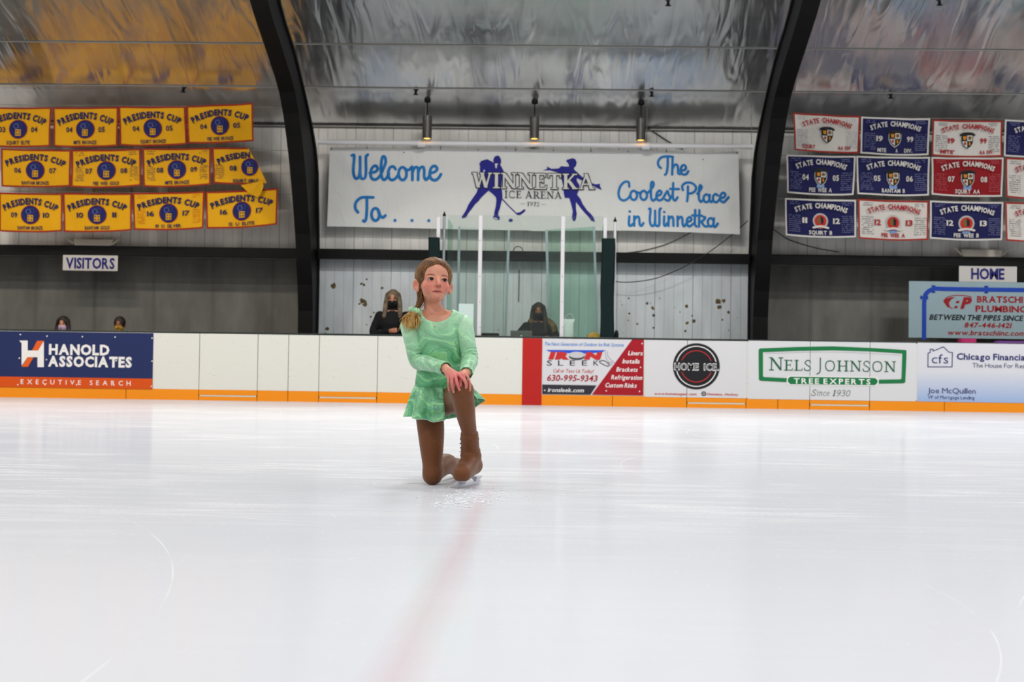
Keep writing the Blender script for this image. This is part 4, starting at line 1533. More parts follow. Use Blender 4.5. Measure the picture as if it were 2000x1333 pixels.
a.build('stick_silhouette', a.root)
x, z = sil([(758, 968)])[0]
a.disc(x, z, 4.3 * px_m, 3.1 * px_m, SIL, 2)
a.build('puck_silhouette', a.root)
sil_poly([(1455, 225), (1470, 205), (1500, 200), (1530, 188), (1570, 200), (1590, 240), (1580, 285), (1555, 312), (1560, 335), (1600, 370), (1650, 420), (1700, 455), (1790, 510), (1830, 522), (1885, 515), (1880, 535), (1905, 595), (1850, 570), (1810, 545), (1740, 515), (1650, 470), (1590, 440), (1592, 480), (1625, 530), (1615, 590), (1595, 650), (1640, 710), (1665, 770), (1720, 850), (1770, 900), (1800, 940), (1822, 1000), (1775, 985), (1740, 935), (1690, 880), (1640, 820), (1580, 740), (1580, 830), (1590, 890), (1580, 960), (1560, 990), (1540, 975), (1530, 930), (1540, 860), (1520, 770), (1495, 690), (1440, 690), (1425, 620), (1420, 540), (1400, 460), (1385, 380), (1320, 360), (1255, 340), (1165, 342), (1220, 318), (1215, 290), (1270, 322), (1360, 318), (1395, 288), (1450, 295), (1495, 292), (1480, 250)], SIL, 2)
a.build('figure_skater_silhouette', a.root)
cx, cz = sil([(1045, 478)])[0]
for grow, m_, l_ in ((0.05, KB, 4), (0.0, KW, 6)):
    serif_text(a, 'WINNETKA', cx, cz, 30.2 * px_m, 238 * px_m, m_, l_, grow=grow, gap=0.06)
a.build('name_lettering', a.root)
cx, cz = sil([(1040, 648)])[0]
serif_text(a, 'ICE ARENA', cx, cz, 14.2 * px_m, 112 * px_m, KB, 4, thin=0.75, gap=0.1, space=0.4)
a.build('arena_lettering', a.root)
cx, cz = sil([(1042, 763)])[0]
serif_text(a, '1972', cx, cz, 8.4 * px_m, 24.5 * px_m, KB, 4, thin=0.9, gap=0.06)
for sx in (-1, 1):
    a.rect(cx + sx * 20.5 * px_m - 4.5 * px_m, cx + sx * 20.5 * px_m + 4.5 * px_m, cz - 0.3 * px_m, cz + 0.3 * px_m, ink('rule', (130, 130, 130)), 4)
a.build('year_lettering', a.root)
gm = mat('grommet', (60, 58, 54), 0.4, 0.6)
for px, py in ((648, 290), (717, 289.5), (789.5, 295), (861, 291.5), (934, 292.5), (1007, 293.5), (1081, 294), (1154, 295), (1227, 296), (1301, 296.5), (1373, 306.5), (1439, 299)):
    x, z = a.loc(px, py)
    a.disc(x, min(z, a.h / 2 - 0.012), 0.011, 0.011, gm, 1, 10, 1)
    a.build('grommet', a.root)
tie = mat('tie_black', (30, 30, 30), 0.7)
for px in (717, 861, 1007, 1154, 1301):
    x, z = a.loc(px, 292)
    q = a.surf(x, a.h / 2 - 0.012, 1)
    b = MB()
    b.tube([q, (q[0], PIPE_Y + 0.05, pz)], 0.004, 6)
    b.build('tie', tie, a.root)

# ------------------------------------------------------------------ pendant spot lamps
can = mat('lamp_can', (86, 84, 80), 0.4, 0.5)
glow = mat('lamp_glow', (255, 200, 110), 0.5, emit=((255, 178, 70), 2.6))
for px, y0, y1, ysky, lab in ((834, 227, 271, 196, 'grey cylinder pendant lamp on a rod, nearest the left arch'), (1043.5, 229, 271.5, 199, 'grey cylinder pendant lamp on a rod above the middle of the white pipe'), (1251.5, 231.5, 274.5, 201, 'grey cylinder pendant lamp on a rod, nearest the right arch')):
    top = ceil_hit(px, ysky)
    Y = top.y
    p0, p1 = at(px, y1, Y), at(px, y0, Y)
    r_ = 9.2 * Y / F
    x = p0.x
    t = thing('pendant_lamp', (x, Y, p0.z), lab, 'lamp', 'pendant lamps')
    h_ = p1.z - p0.z
    b = MB()
    b.lathe((x, Y, p0.z), [(r_ * 0.86, 0.03), (r_ * 0.86, 0.0), (r_, 0.0), (r_, h_ * 0.93), (r_ * 0.93, h_), (r_ * 0.2, h_)], 24)
    b.build('can', can, t, smooth=False)
    b = MB()
    b.lathe((x, Y, p0.z + 0.018), [(r_ * 0.85, 0), (r_ * 0.7, -0.012), (r_ * 0.3, -0.02)], 24)
    b.build('bulb', glow, t)
    b = MB()
    b.tube([(x, Y, p1.z - 0.005), (x, Y, top.z)], 0.009, 8)
    b.build('rod', black_steel, t)
    b = MB()
    b.lathe((x, Y, top.z - 0.04), [(0.03, 0), (0.055, 0.015), (0.055, 0.06)], 14)
    b.build('canopy', black_steel, t)

# ------------------------------------------------------------------ sprinkler heads on the vault
for px, py, lab in ((812, 178, 'small black ceiling nozzle just above the pendant lamp nearest the left arch'), (1273, 181, 'small black ceiling nozzle just above the pendant lamp nearest the right arch'), (358, 173, 'small black ceiling nozzle above the gold banners'),
                    (1740, 185, 'small black ceiling nozzle above the State Champions banners'), (1305, 3, 'small black ceiling nozzle at the top edge between the arches'), (1835, 2, 'small black ceiling nozzle at the top edge beyond the right arch')):
    p = ceil_hit(px, py)
    t = thing('ceiling_nozzle', (p.x, p.y, p.z - 0.06), lab, 'sprinkler', 'ceiling nozzles')
    b = MB()
    b.lathe((p.x, p.y, p.z - 0.05), [(0.018, 0.0), (0.026, 0.008), (0.022, 0.02), (0.02, 0.055)], 12)
    b.build('stem', black_steel, t)
    b = MB()
    b.lathe((p.x, p.y, p.z - 0.062), [(0.045, 0.0), (0.045, 0.006), (0.015, 0.013)], 14)
    b.build('deflector', black_steel, t)

# ------------------------------------------------------------------ loose cables on the wall
def cable(pts, Y, r, lab, m, name='loose_cable'):
    if isinstance(Y, (int, float)):
        Y = [Y] * len(pts)
    p = [np.array(at(px, py, y)) for (px, py), y in zip(pts, Y)]
    b = MB()
    b.tube(spline(p, 4), r, 6)
    tag(b.build(name, m, smooth=True, origin=center_of(b)), lab, 'cable', 'loose cables')


dk = mat('cable_dark', (38, 37, 36), 0.6)
gy = mat('cable_grey', (92, 90, 84), 0.6)
cable([(1352, 452), (1344, 457.5), (1305, 476), (1258, 489), (1219, 494.5), (1204, 495.5)], [24.38, 24.38, 24.38, 24.38, 24.38, 24.38], 0.007, 'grey cable curving out from under the welcome banner to the girt', gy)
cable([(1461, 431), (1440, 450), (1418, 468), (1383, 494), (1348, 515), (1316.5, 530.7), (1281, 544), (1248, 550), (1219, 551.7), (1201, 550)], [24.1] * 10, 0.008, 'dark cable swooping from the right arch across the girt', dk)
cable([(1262, 249), (1286, 264), (1311, 280), (1334, 291)], [24.36, 24.36, 24.36, 24.36], 0.011, 'black cable slanting down behind the white pipe', dk)
cable([(1508, 446), (1526, 459), (1545, 470), (1590, 484), (1640, 493)], [23.9, 24.2, 24.36, 24.36, 24.3], 0.008, 'dark cable sagging from the right arch below the navy banners', dk)
cable([(1003, 493), (1004, 486), (1011, 481.5), (1019, 485), (1021, 493)], 24.2, 0.008, 'small loop of dark cable sticking up from the girt behind the glass', dk)
b = MB()
p0, p1, p2 = at(1013, 590, LW_Y - 0.6), at(1013, 527, LW_Y - 0.6), at(1013, 507, LW_Y - 0.6)
t = thing('wall_conduit', (p0.x, WALL - 0.02, p0.z), 'thin vertical conduit on the wall, white above and dark below', 'conduit')
b.tube([(p0.x, WALL - 0.012, p0.z), (p0.x, WALL - 0.012, p1.z)], 0.009, 8)
b.build('lower_tube', gy, t)
b = MB()
b.tube([(p0.x, WALL - 0.012, p1.z), (p0.x, WALL - 0.012, p2.z)], 0.012, 8)
b.build('upper_tube', white_pipe, t)

# ------------------------------------------------------------------ signs on the girt
SIGNW = mat('sign_white', (196, 192, 188), 0.5)
SIGNB = ink('sign_navy', (22, 20, 104), 0.5)
for x0, x1, y0, y1, st, cx, cy, h_, w_, lab in ((122.5, 230.5, 499, 529, 'VISITORS', 176.5, 514.2, 21, 97, 'white sign with navy lettering for the visiting team'), (1872.8, 1986, 520.5, 551, 'HOME', 1929, 535, 21, 64, 'white sign with navy lettering for the home team')):
    a = Ad('team_sign', lab, x0, x1, y0, y1, (0, 0, 0), Y=GIRT_Y - 0.022, cat='sign', sheetmat=SIGNW)
    a.T(st, cx, cy, h_, w_, SIGNB, bold=0.03, gap=0.06)
    a.done('lettering')

# ------------------------------------------------------------------ pale banner with the blue pipe
BL2, DR = ink('pipe_blue', (20, 66, 170), 0.5), ink('deep_red', (150, 16, 26), 0.5)
a = Ad('advert_banner', 'pale blue grey banner with a blue pipe drawn round its text', 1774.5, 2110, 551.5, 662, (0, 0, 0), Y=GIRT_Y - 0.022, cat='banner', sheetmat=cloth((150, 172, 180), 'pale_vinyl'))
k = a.k
a.stroke(a.pts([(1804.5, 660.5), (1804.8, 620), (1805, 590), (1808, 575), (1822, 565), (1850, 565), (1926, 566), (2100, 568)]), 8.2 * k, BL2, 2)
for (x0, y0), vert in (((1823, 565), 1), ((1926, 566), 1), ((2030, 567), 1), ((1804.8, 581.5), 0), ((1804.5, 651), 0)):
    x, z = a.P(x0, y0)
    for s_ in (-1, 1):
        for t_, hw in ((4.5, 1.6), (6.0, 3.8)):
            if vert:
                a.rect(x - hw * k, x + hw * k, z + s_ * t_ * k - 1.4 * k, z + s_ * t_ * k + 1.4 * k, BL2, 3)
            elif y0 < 600:
                a.rect(x + s_ * t_ * k - 1.4 * k, x + s_ * t_ * k + 1.4 * k, z - hw * k, z + hw * k, BL2, 3)
a.done('pipe_drawing')
a.stroke(a.pts([(1843, 588), (1850, 581), (1865, 577.5), (1886, 578), (1897, 581)]), 1.6 * k, DR, 2)
a.poly(a.pts([(1842.5, 590), (1846, 584), (1857, 581), (1866, 581), (1858, 585), (1853, 592), (1855, 599), (1862, 604), (1850, 600)]), DR, 2)
a.poly(a.pts([(1868, 588), (1874, 588), (1872.5, 592.5), (1866.5, 592.5)]), DR, 2)
a.poly(a.pts([(1864.5, 598), (1871, 598), (1869, 602.5), (1863, 602.5)]), DR, 2)
a.T('P', 1888, 591.5, 21, 18, DR, bold=0.06, shear=0.3)
a.done('initials_logo')
a.T('BRATSCHI', 1908, 584.5, 12, 88, DR, bold=0.032, align='l')
a.T('PLUMBING', 1905, 603, 12, 99, DR, bold=0.032, align='l')
a.done('company_name')
a.T("BETWEEN THE PIPES SINCE '", 1816, 619.5, 10.2, 186, ink('text_black', (20, 20, 24)), bold=0.03, shear=0.22, align='l')
a.done('slogan')
a.T('847-446-1421', 1929.5, 635.5, 9.6, 90, DR, bold=0.03, shear=0.22)
a.done('phone_number')
a.T('www.bratschiinc.com', 1851, 649.5, 9.6, 149, DR, bold=0.02, shear=0.22, align='l')
a.done('web_address')

# ------------------------------------------------------------------ heaters standing on the girt
for pts, lab in ((((143.6, 467), (222.5, 470), (222.5, 484), (143.6, 483), (130.5, 465.5), (232, 469)), 'pale boxy fixture with slanted arms on the girt above the visitors sign'), (((1876, 487), (1958, 488.5), (1958, 501.5), (1876, 500), (1864, 485), (1971, 487.5)), 'pale rounded fixture with slanted arms on the girt above the home sign')):
    Y = GIRT_Y + 0.08
    q = [at(*p, Y) for p in pts]
    z0 = ZG1
    t = thing('wall_fixture', ((q[0].x + q[1].x) / 2, Y, z0), lab, 'light fixture', 'girt fixtures')
    b = MB()
    xs0, xs1, zt_ = q[0].x, q[1].x, q[0].z
    b.hexa([(xs0 + 0.04, Y - 0.06, z0), (xs1 - 0.04, Y - 0.06, z0), (xs1, Y + 0.12, z0), (xs0, Y + 0.12, z0), (xs0, Y - 0.02, zt_), (xs1, Y - 0.02, zt_), (xs1, Y + 0.12, zt_), (xs0, Y + 0.12, zt_)])
    b.build('housing', mat('fixture_cream', (196, 188, 176), 0.5), t, bevel=0.012)
    for s_, pt_, xb in ((-1, q[4], xs0), (1, q[5], xs1)):
        b = MB()
        b.tube([(xb - s_ * 0.02, Y - 0.03, z0 + 0.03), (pt_.x, Y - 0.02, pt_.z)], 0.016, 8)
        b.build('arm', mat('fixture_cream', (0, 0, 0)), t)

# ------------------------------------------------------------------ scorer's box: glass, posts, pads
def glass_mat(name, tint, refl):
    g = N(name)
    tr_ = g.n('BsdfTransparent')
    tr_.inputs[0].default_value = tuple(lin(tint)) + (1,)
    gl_ = g.n('BsdfGlossy')
    gl_.inputs['Roughness'].default_value = 0.03
    gl_.inputs[0].default_value = (0.85, 0.95, 0.92, 1)
    mx = g.n('MixShader')
    mx.inputs[0].default_value = refl
    g.l(tr_.outputs[0], mx.inputs[1])
    g.l(gl_.outputs[0], mx.inputs[2])
    df = g.n('BsdfDiffuse')
    df.inputs[0].default_value = tuple(lin((205, 214, 212))) + (1,)
    m2 = g.n('MixShader')
    m2.inputs[0].default_value = 0.006 if refl < 0.03 else 0.025
    g.l(mx.outputs[0], m2.inputs[1])
    g.l(df.outputs[0], m2.inputs[2])
    g.l(m2.outputs[0], g.out.inputs[0])
    return g.m


GLASS = glass_mat('clear_pane', (247, 251, 249), 0.02)
GLASS2 = glass_mat('green_pane', (226, 242, 234), 0.04)
postw = mat('post_white', (206, 204, 208), 0.4)
alu = mat('post_alu', (146, 160, 164), 0.4, 0.4)
padg = mat('pad_green', (6, 27, 27), 0.7, spec=0.15, bump=0.3, bscale=6, stretch=(1, 1, 0.3))
GY = D + 0.095
ZG = ZC


def gx(px, Y=GY, py=540):
    return at(px, py, Y).x


for x0, x1, ytop, lab in ((874, 933, 420.5, 'clear glass pane of the scorer box behind the skater'), (941.5, 1094, 421, 'wide clear glass pane in the middle of the scorer box'), (1102.5, 1177, 422.5, 'clear glass pane of the scorer box beside the right green pad')):
    b = MB()
    b.box(gx(x0), gx(x1), GY - 0.006, GY + 0.006, ZG, at((x0 + x1) / 2, ytop, GY).z)
    tag(b.build('glass_screen', GLASS, origin=center_of(b)), lab, 'glass', 'scorer box panes')
for (a0, b0, ytop, lab) in ((851.5, 858.5, 424, 'white glass post beside the left green pad'), (933.5, 941, 422, 'white glass post between two panes, behind the skater'), (1094.5, 1102, 423, 'white glass post between the wide pane and the narrow pane'), (1177.5, 1184, 426, 'white glass post rising behind the right green pad')):
    t = thing('glass_post', (gx((a0 + b0) / 2), GY, ZG), lab, 'post', 'white glass posts')
    b = MB()
    b.box(gx(a0), gx(b0), GY - 0.022, GY + 0.022, ZG, at(a0, ytop, GY).z)
    b.build('channel', postw, t, bevel=0.004)
    for py in (470, 540, 590, 640):
        if a0 in (933.5, 1094.5):
            b = MB()
            p = at((a0 + b0) / 2, py, GY - 0.022)
            b.lathe((p.x, GY - 0.021, p.z), [(0.007, 0), (0.007, -0.004)], 8, axis='y')
            b.build('bolt', gy, t)
for xm, w_, ytop, lab in ((866, 5.5, 422, 'thin grey pole with a black tip above the left green pad'), (1200, 5.5, 433, 'thin white pole with a black tip above the right green pad')):
    Y = GY + 0.06
    x = at(xm, 540, Y).x
    zt_ = at(xm, ytop, Y).z
    t = thing('corner_pole', (x, Y, ZG), lab, 'pole', 'corner poles')
    b = MB()
    b.tube([(x, Y, 0.17), (x, Y, zt_)], w_ / 2 * Y / F, 10)
    b.build('tube', postw if xm > 1000 else alu, t)
    b = MB()
    b.lathe((x, Y, zt_ - 0.005), [(0.026, 0), (0.026, 0.025), (0.012, 0.045), (0.006, 0.075)], 10)
    b.build('tip', black_steel, t)
for x, lab in ((-1, 'side glass of the scorer box seen edge on above the skater'), (1, 'side glass of the scorer box seen edge on by the right green pad')):
    X = gx(873 if x < 0 else 1181)
    b = MB()
    b.box(X - 0.006, X + 0.006, GY + 0.1, GY + 1.1, 0.17, at(870, 428, GY + 0.1).z)
    tag(b.build('side_glass', GLASS2, origin=center_of(b)), lab, 'glass', 'scorer box side panes')
for x0, x1, x2, x3, ytop, lab in ((836, 858, 834, 858, 463.5, 'dark green post pad left of the scorer box behind the skater'), (1175, 1201.5, 1172, 1199, 465.5, 'dark green post pad right of the scorer box')):
    Y0, Y1 = D + 0.004, D + 0.068
    t0, t1 = at(x0, ytop, Y0), at(x1, ytop, Y0)
    b0, b1 = at(x2, 655, Y0), at(x3, 655, Y0)
    b = MB()
    vs, fs = [], []
    n_ = 12
    for i in range(n_ + 1):
        v = i / n_
        xa = b0.x + (t0.x - b0.x) * v + 0.006 * math.sin(v * 9)
        xb = b1.x + (t1.x - b1.x) * v + 0.007 * math.sin(v * 7 + 2)
        z = ZG + (t0.z - ZG) * v
        ym = 0.012 * math.sin(v * 8)
        vs += [(xa, Y1, z), (xa, Y0 + 0.02, z), (xa + 0.02, Y0 + 0.003, z), (xb - 0.02, Y0 + 0.003, z), (xb, Y0 + 0.02, z), (xb, Y1, z)]
    for i in range(n_):
        for k_ in range(6):
            k2 = (k_ + 1) % 6
            fs.append((i * 6 + k_, i * 6 + k2, i * 6 + 6 + k2, i * 6 + 6 + k_))
    fs += [(5, 4, 3, 2, 1, 0), tuple(n_ * 6 + k_ for k_ in range(6))]
    b.add(vs, fs)
    tag(b.build('post_pad', padg, origin=center_of(b)), lab, 'pad', 'green post pads')
for (lt, lb, rt_, rb, gm_, lab) in (((897, 443), (894, 657), (994, 450), (987, 657), GLASS, 'spare glass panel with grey edges standing behind the skater'), ((1067.5, 449), (1072, 657), (1160, 443), (1166.5, 657), GLASS2, 'greenish spare glass panel with grey edges standing inside the scorer box')):
    Ys = D + 1.25
    A, B, Cc, Dd = at(*lt, Ys), at(*lb, Ys), at(*rt_, Ys), at(*rb, Ys)
    ex = lambda p, q: p + (q - p) * ((0.17 - p.z) / (q.z - p.z))
    B, Dd = ex(A, B), ex(Cc, Dd)
    t = thing('spare_glass_panel', ((B.x + Dd.x) / 2, Ys, 0.17), lab, 'glass', 'spare glass panels')
    b = MB()
    o_ = Vector((0, 0.012, 0))
    b.hexa([B, Dd, Dd + o_, B + o_, A, Cc, Cc + o_, A + o_])
    b.build('pane', gm_, t)
    for p0, p1 in ((A, B), (Cc, Dd)):
        b = MB()
        w_ = Vector((0.02, 0, 0))
        q0, q1 = Vector((0, -0.008, 0)), Vector((0, 0.02, 0))
        b.hexa([p1 - w_ + q0, p1 + w_ + q0, p1 + w_ + q1, p1 - w_ + q1, p0 - w_ + q0, p0 + w_ + q0, p0 + w_ + q1, p0 - w_ + q1])
        b.build('edge_strip', alu, t)
b = MB()
p0, p1 = at(895.5, 632, GY + 0.012), at(925, 594, GY + 0.012)
b.box(p0.x, p1.x, GY + 0.0075, GY + 0.0095, p0.z, p1.z)
tag(b.build('paper_sheet', mat('paper', (222, 228, 232), 0.7), origin=center_of(b)), 'blank white paper sheet taped to the glass beside the skater', 'paper')

# scorer's table and what lies on it
TZ = 0.99
t = thing('scorer_table', (gx(1020), D + 0.45, 0.17), 'dark counter behind the boards that the laptop rests on', 'table')
b = MB()
b.box(gx(905), gx(1172), D + 0.17, D + 0.62, TZ - 0.03, TZ)
b.build('tabletop', mat('counter_dark', (52, 50, 48), 0.6), t)
for px in (910, 1168):
    b = MB()
    b.box(gx(px) - 0.03, gx(px) + 0.03, D + 0.2, D + 0.58, 0.17, TZ - 0.03)
    b.build('leg', mat('counter_dark', (0, 0, 0)), t)
Y = D + 0.29
q0, q1 = at(997, 646, Y), at(1039.5, 647, Y)
t = thing('laptop', ((q0.x + q1.x) / 2, Y, TZ), 'open grey laptop, lid back showing over the boards', 'laptop')
lg = mat('laptop_grey', (112, 118, 112), 0.45, 0.3)
b = MB()
b.hexa([(q0.x, Y + 0.02, TZ + 0.012), (q1.x, Y + 0.02, TZ + 0.012), (q1.x, Y + 0.03, TZ + 0.012), (q0.x, Y + 0.03, TZ + 0.012), (q0.x, Y - 0.02, q0.z), (q1.x, Y - 0.02, q0.z), (q1.x, Y - 0.01, q0.z), (q0.x, Y - 0.01, q0.z)])
b.build('lid', lg, t, bevel=0.003)
b = MB()
b.box(q0.x, q1.x, Y + 0.02, Y + 0.26, TZ, TZ + 0.014)
b.build('base', lg, t, bevel=0.003)
b = MB()
p = at(1018, 656.5, Y - 0.022)
b.disc = None
b.ball((p.x, Y - 0.02, p.z), (0.014, 0.004, 0.012), 10, 6)
b.build('logo_light', mat('logo_white', (225, 230, 235), 0.4), t)
Y = D + 0.4
q0, q1 = at(1099, 660, Y), at(1122, 624, Y)
t = thing('paper_bag', ((q0.x + q1.x) / 2, Y, TZ), 'white carrier bag standing on the counter behind the glass', 'bag')
b = MB()


def bag(u, v):
    w = 2 * math.pi * u
    hx, hy = (q1.x - q0.x) / 2, 0.05
    cx_, sx_ = math.cos(w), math.sin(w)
    e = 0.45
    f = lambda c: math.copysign(abs(c) ** e, c)
    k_ = 0.8 + 0.2 * v
    return ((q0.x + q1.x) / 2 + hx * f(cx_) * k_ + 0.006 * math.sin(9 * v + 5 * u), Y + hy * f(sx_) * k_ * (1.1 - 0.5 * v), TZ + (q1.z - TZ) * v)


b.grid(bag, 24, 8, closed=True)
b.build('body', mat('bag_white', (214, 226, 222), 0.6, bump=0.4, bscale=20), t, smooth=True, solid=0.003)
b = MB()
xm = (q0.x + q1.x) / 2
b.tube(spline([(xm - 0.06, Y, q1.z), (xm - 0.03, Y, q1.z + 0.07), (xm + 0.05, Y, q1.z + 0.08), (xm + 0.075, Y, q1.z)], 5), 0.004, 6)
b.build('handle', postw, t)
Y = D + 0.35
q0, q1 = at(1145, 660, Y), at(1172, 650, Y)
b = MB()
xm = (q0.x + q1.x) / 2
hw = (q1.x - q0.x) / 2


def snack(u, v):
    w, a_ = 2 * math.pi * u, math.pi * (v - 0.5)
    k_ = 1 + 0.16 * math.sin(5 * w + 3 * v) + 0.1 * math.sin(11 * w - 9 * v)
    return (xm + hw * 0.95 * math.cos(a_) * math.cos(w) * k_, Y + 0.07 * math.cos(a_) * math.sin(w) * k_, TZ + 0.005 + (q1.z - TZ) * (0.5 + 0.5 * math.sin(a_)) * (0.92 + 0.1 * math.cos(3 * w)))


b.grid(snack, 28, 10, closed=True)
tag(b.build('crumpled_bag', mat('yellow_foil', (222, 178, 10), 0.35, noise=0.5, nscale=18, col2=(150, 96, 10)), smooth=True, origin=(xm, Y, TZ)), 'crumpled yellow bag beside the right green pad', 'bag')
q0, q1 = at(1200, 658, D + 0.06), at(1208, 646, D + 0.06)
t = thing('black_bottle', ((q0.x + q1.x) / 2, D + 0.065, ZC), 'small black bottle standing on the boards right of the green pad', 'bottle')
b = MB()
b.lathe(((q0.x + q1.x) / 2, D + 0.065, ZC), [(0.03, 0), (0.033, 0.004), (0.033, 0.07), (0.026, 0.085)], 16)
b.build('body', black_steel, t)
b = MB()
b.lathe(((q0.x + q1.x) / 2, D + 0.065, ZC + 0.085), [(0.022, 0), (0.024, 0.002), (0.024, q1.z - ZC - 0.085)], 16)
b.build('cap', black_steel, t)
Y = D + 0.95
q0, q1 = at(940, 656, Y), at(975, 651, Y)
t = thing('chair', ((q0.x + q1.x) / 2, Y, 0.17), 'black chair, top of its back showing over the boards', 'chair')
b = MB()
b.box(q0.x, q1.x, Y - 0.02, Y + 0.02, 0.85, q1.z)
b.build('backrest', black_steel, t, bevel=0.018)
b = MB()
b.box(q0.x - 0.06, q1.x + 0.06, Y - 0.45, Y - 0.03, 0.58, 0.64)
b.build('seat', black_steel, t, bevel=0.015)
for sx in (q0.x, q1.x):
    for yy in (Y - 0.42, Y):
        b = MB()
        b.tube([(sx, yy, 0.17), (sx, yy, 0.6 if yy < Y else 0.9)], 0.015, 8)
        b.build('leg', black_steel, t)
# things peeping over the home bench boards
for x0, x1, y0, col, lab, nm in ((1871, 1906, 663.5, (168, 24, 92), 'bright pink folded cloth just showing over the boards under the pale banner', 'pink_cloth'), (1940, 2010, 668.5, (104, 54, 132), 'purple folded cloth just showing over the boards at the right edge', 'purple_cloth')):
    Y = D + 0.5
    q0, q1 = at(x0, 672, Y), at(x1, y0, Y)
    b = MB()
    xm, hw = (q0.x + q1.x) / 2, (q1.x - q0.x) / 2

    def lump(u, v):
        w = 2 * math.pi * u
        r_ = (1 - 0.06 * math.cos(3 * w)) * (1 - 0.12 * v)
        f = lambda c: math.copysign(abs(c) ** 0.5, c)
        return (xm + hw * f(math.cos(w)) * r_, Y + 0.16 * f(math.sin(w)) * r_, 0.55 + (q1.z - 0.55) * v + 0.01 * math.sin(4 * w) * v)
    b.grid(lump, 28, 6, closed=True)
    n0 = len(b.v)
    b.f.append(tuple(range(n0 - 28, n0)))
    b.m.append(0)
    tag(b.build(nm, mat(nm, col, 0.8), smooth=True, origin=(xm, Y, 0.55)), lab, 'cloth')
for x0, x1, lab in ((-14, XL - 0.6, 'wooden bench of the visiting team hidden behind the boards'), (XR + 0.6, 14, 'wooden bench of the home team hidden behind the boards')):
    b = MB()
    b.box(x0, x1, D + 0.3, D + 0.75, 0.5, 0.55)
    t = thing('team_bench', ((x0 + x1) / 2, D + 0.52, 0.17), lab, 'bench', 'team benches')
    b.build('seat', mat('bench_wood', (120, 92, 60), 0.6), t)
    for i in range(4):
        b = MB()
        xx = x0 + 0.3 + (x1 - x0 - 0.6) * i / 3
        b.box(xx - 0.03, xx + 0.03, D + 0.34, D + 0.7, 0.17, 0.5)
        b.build('leg', black_steel, t)
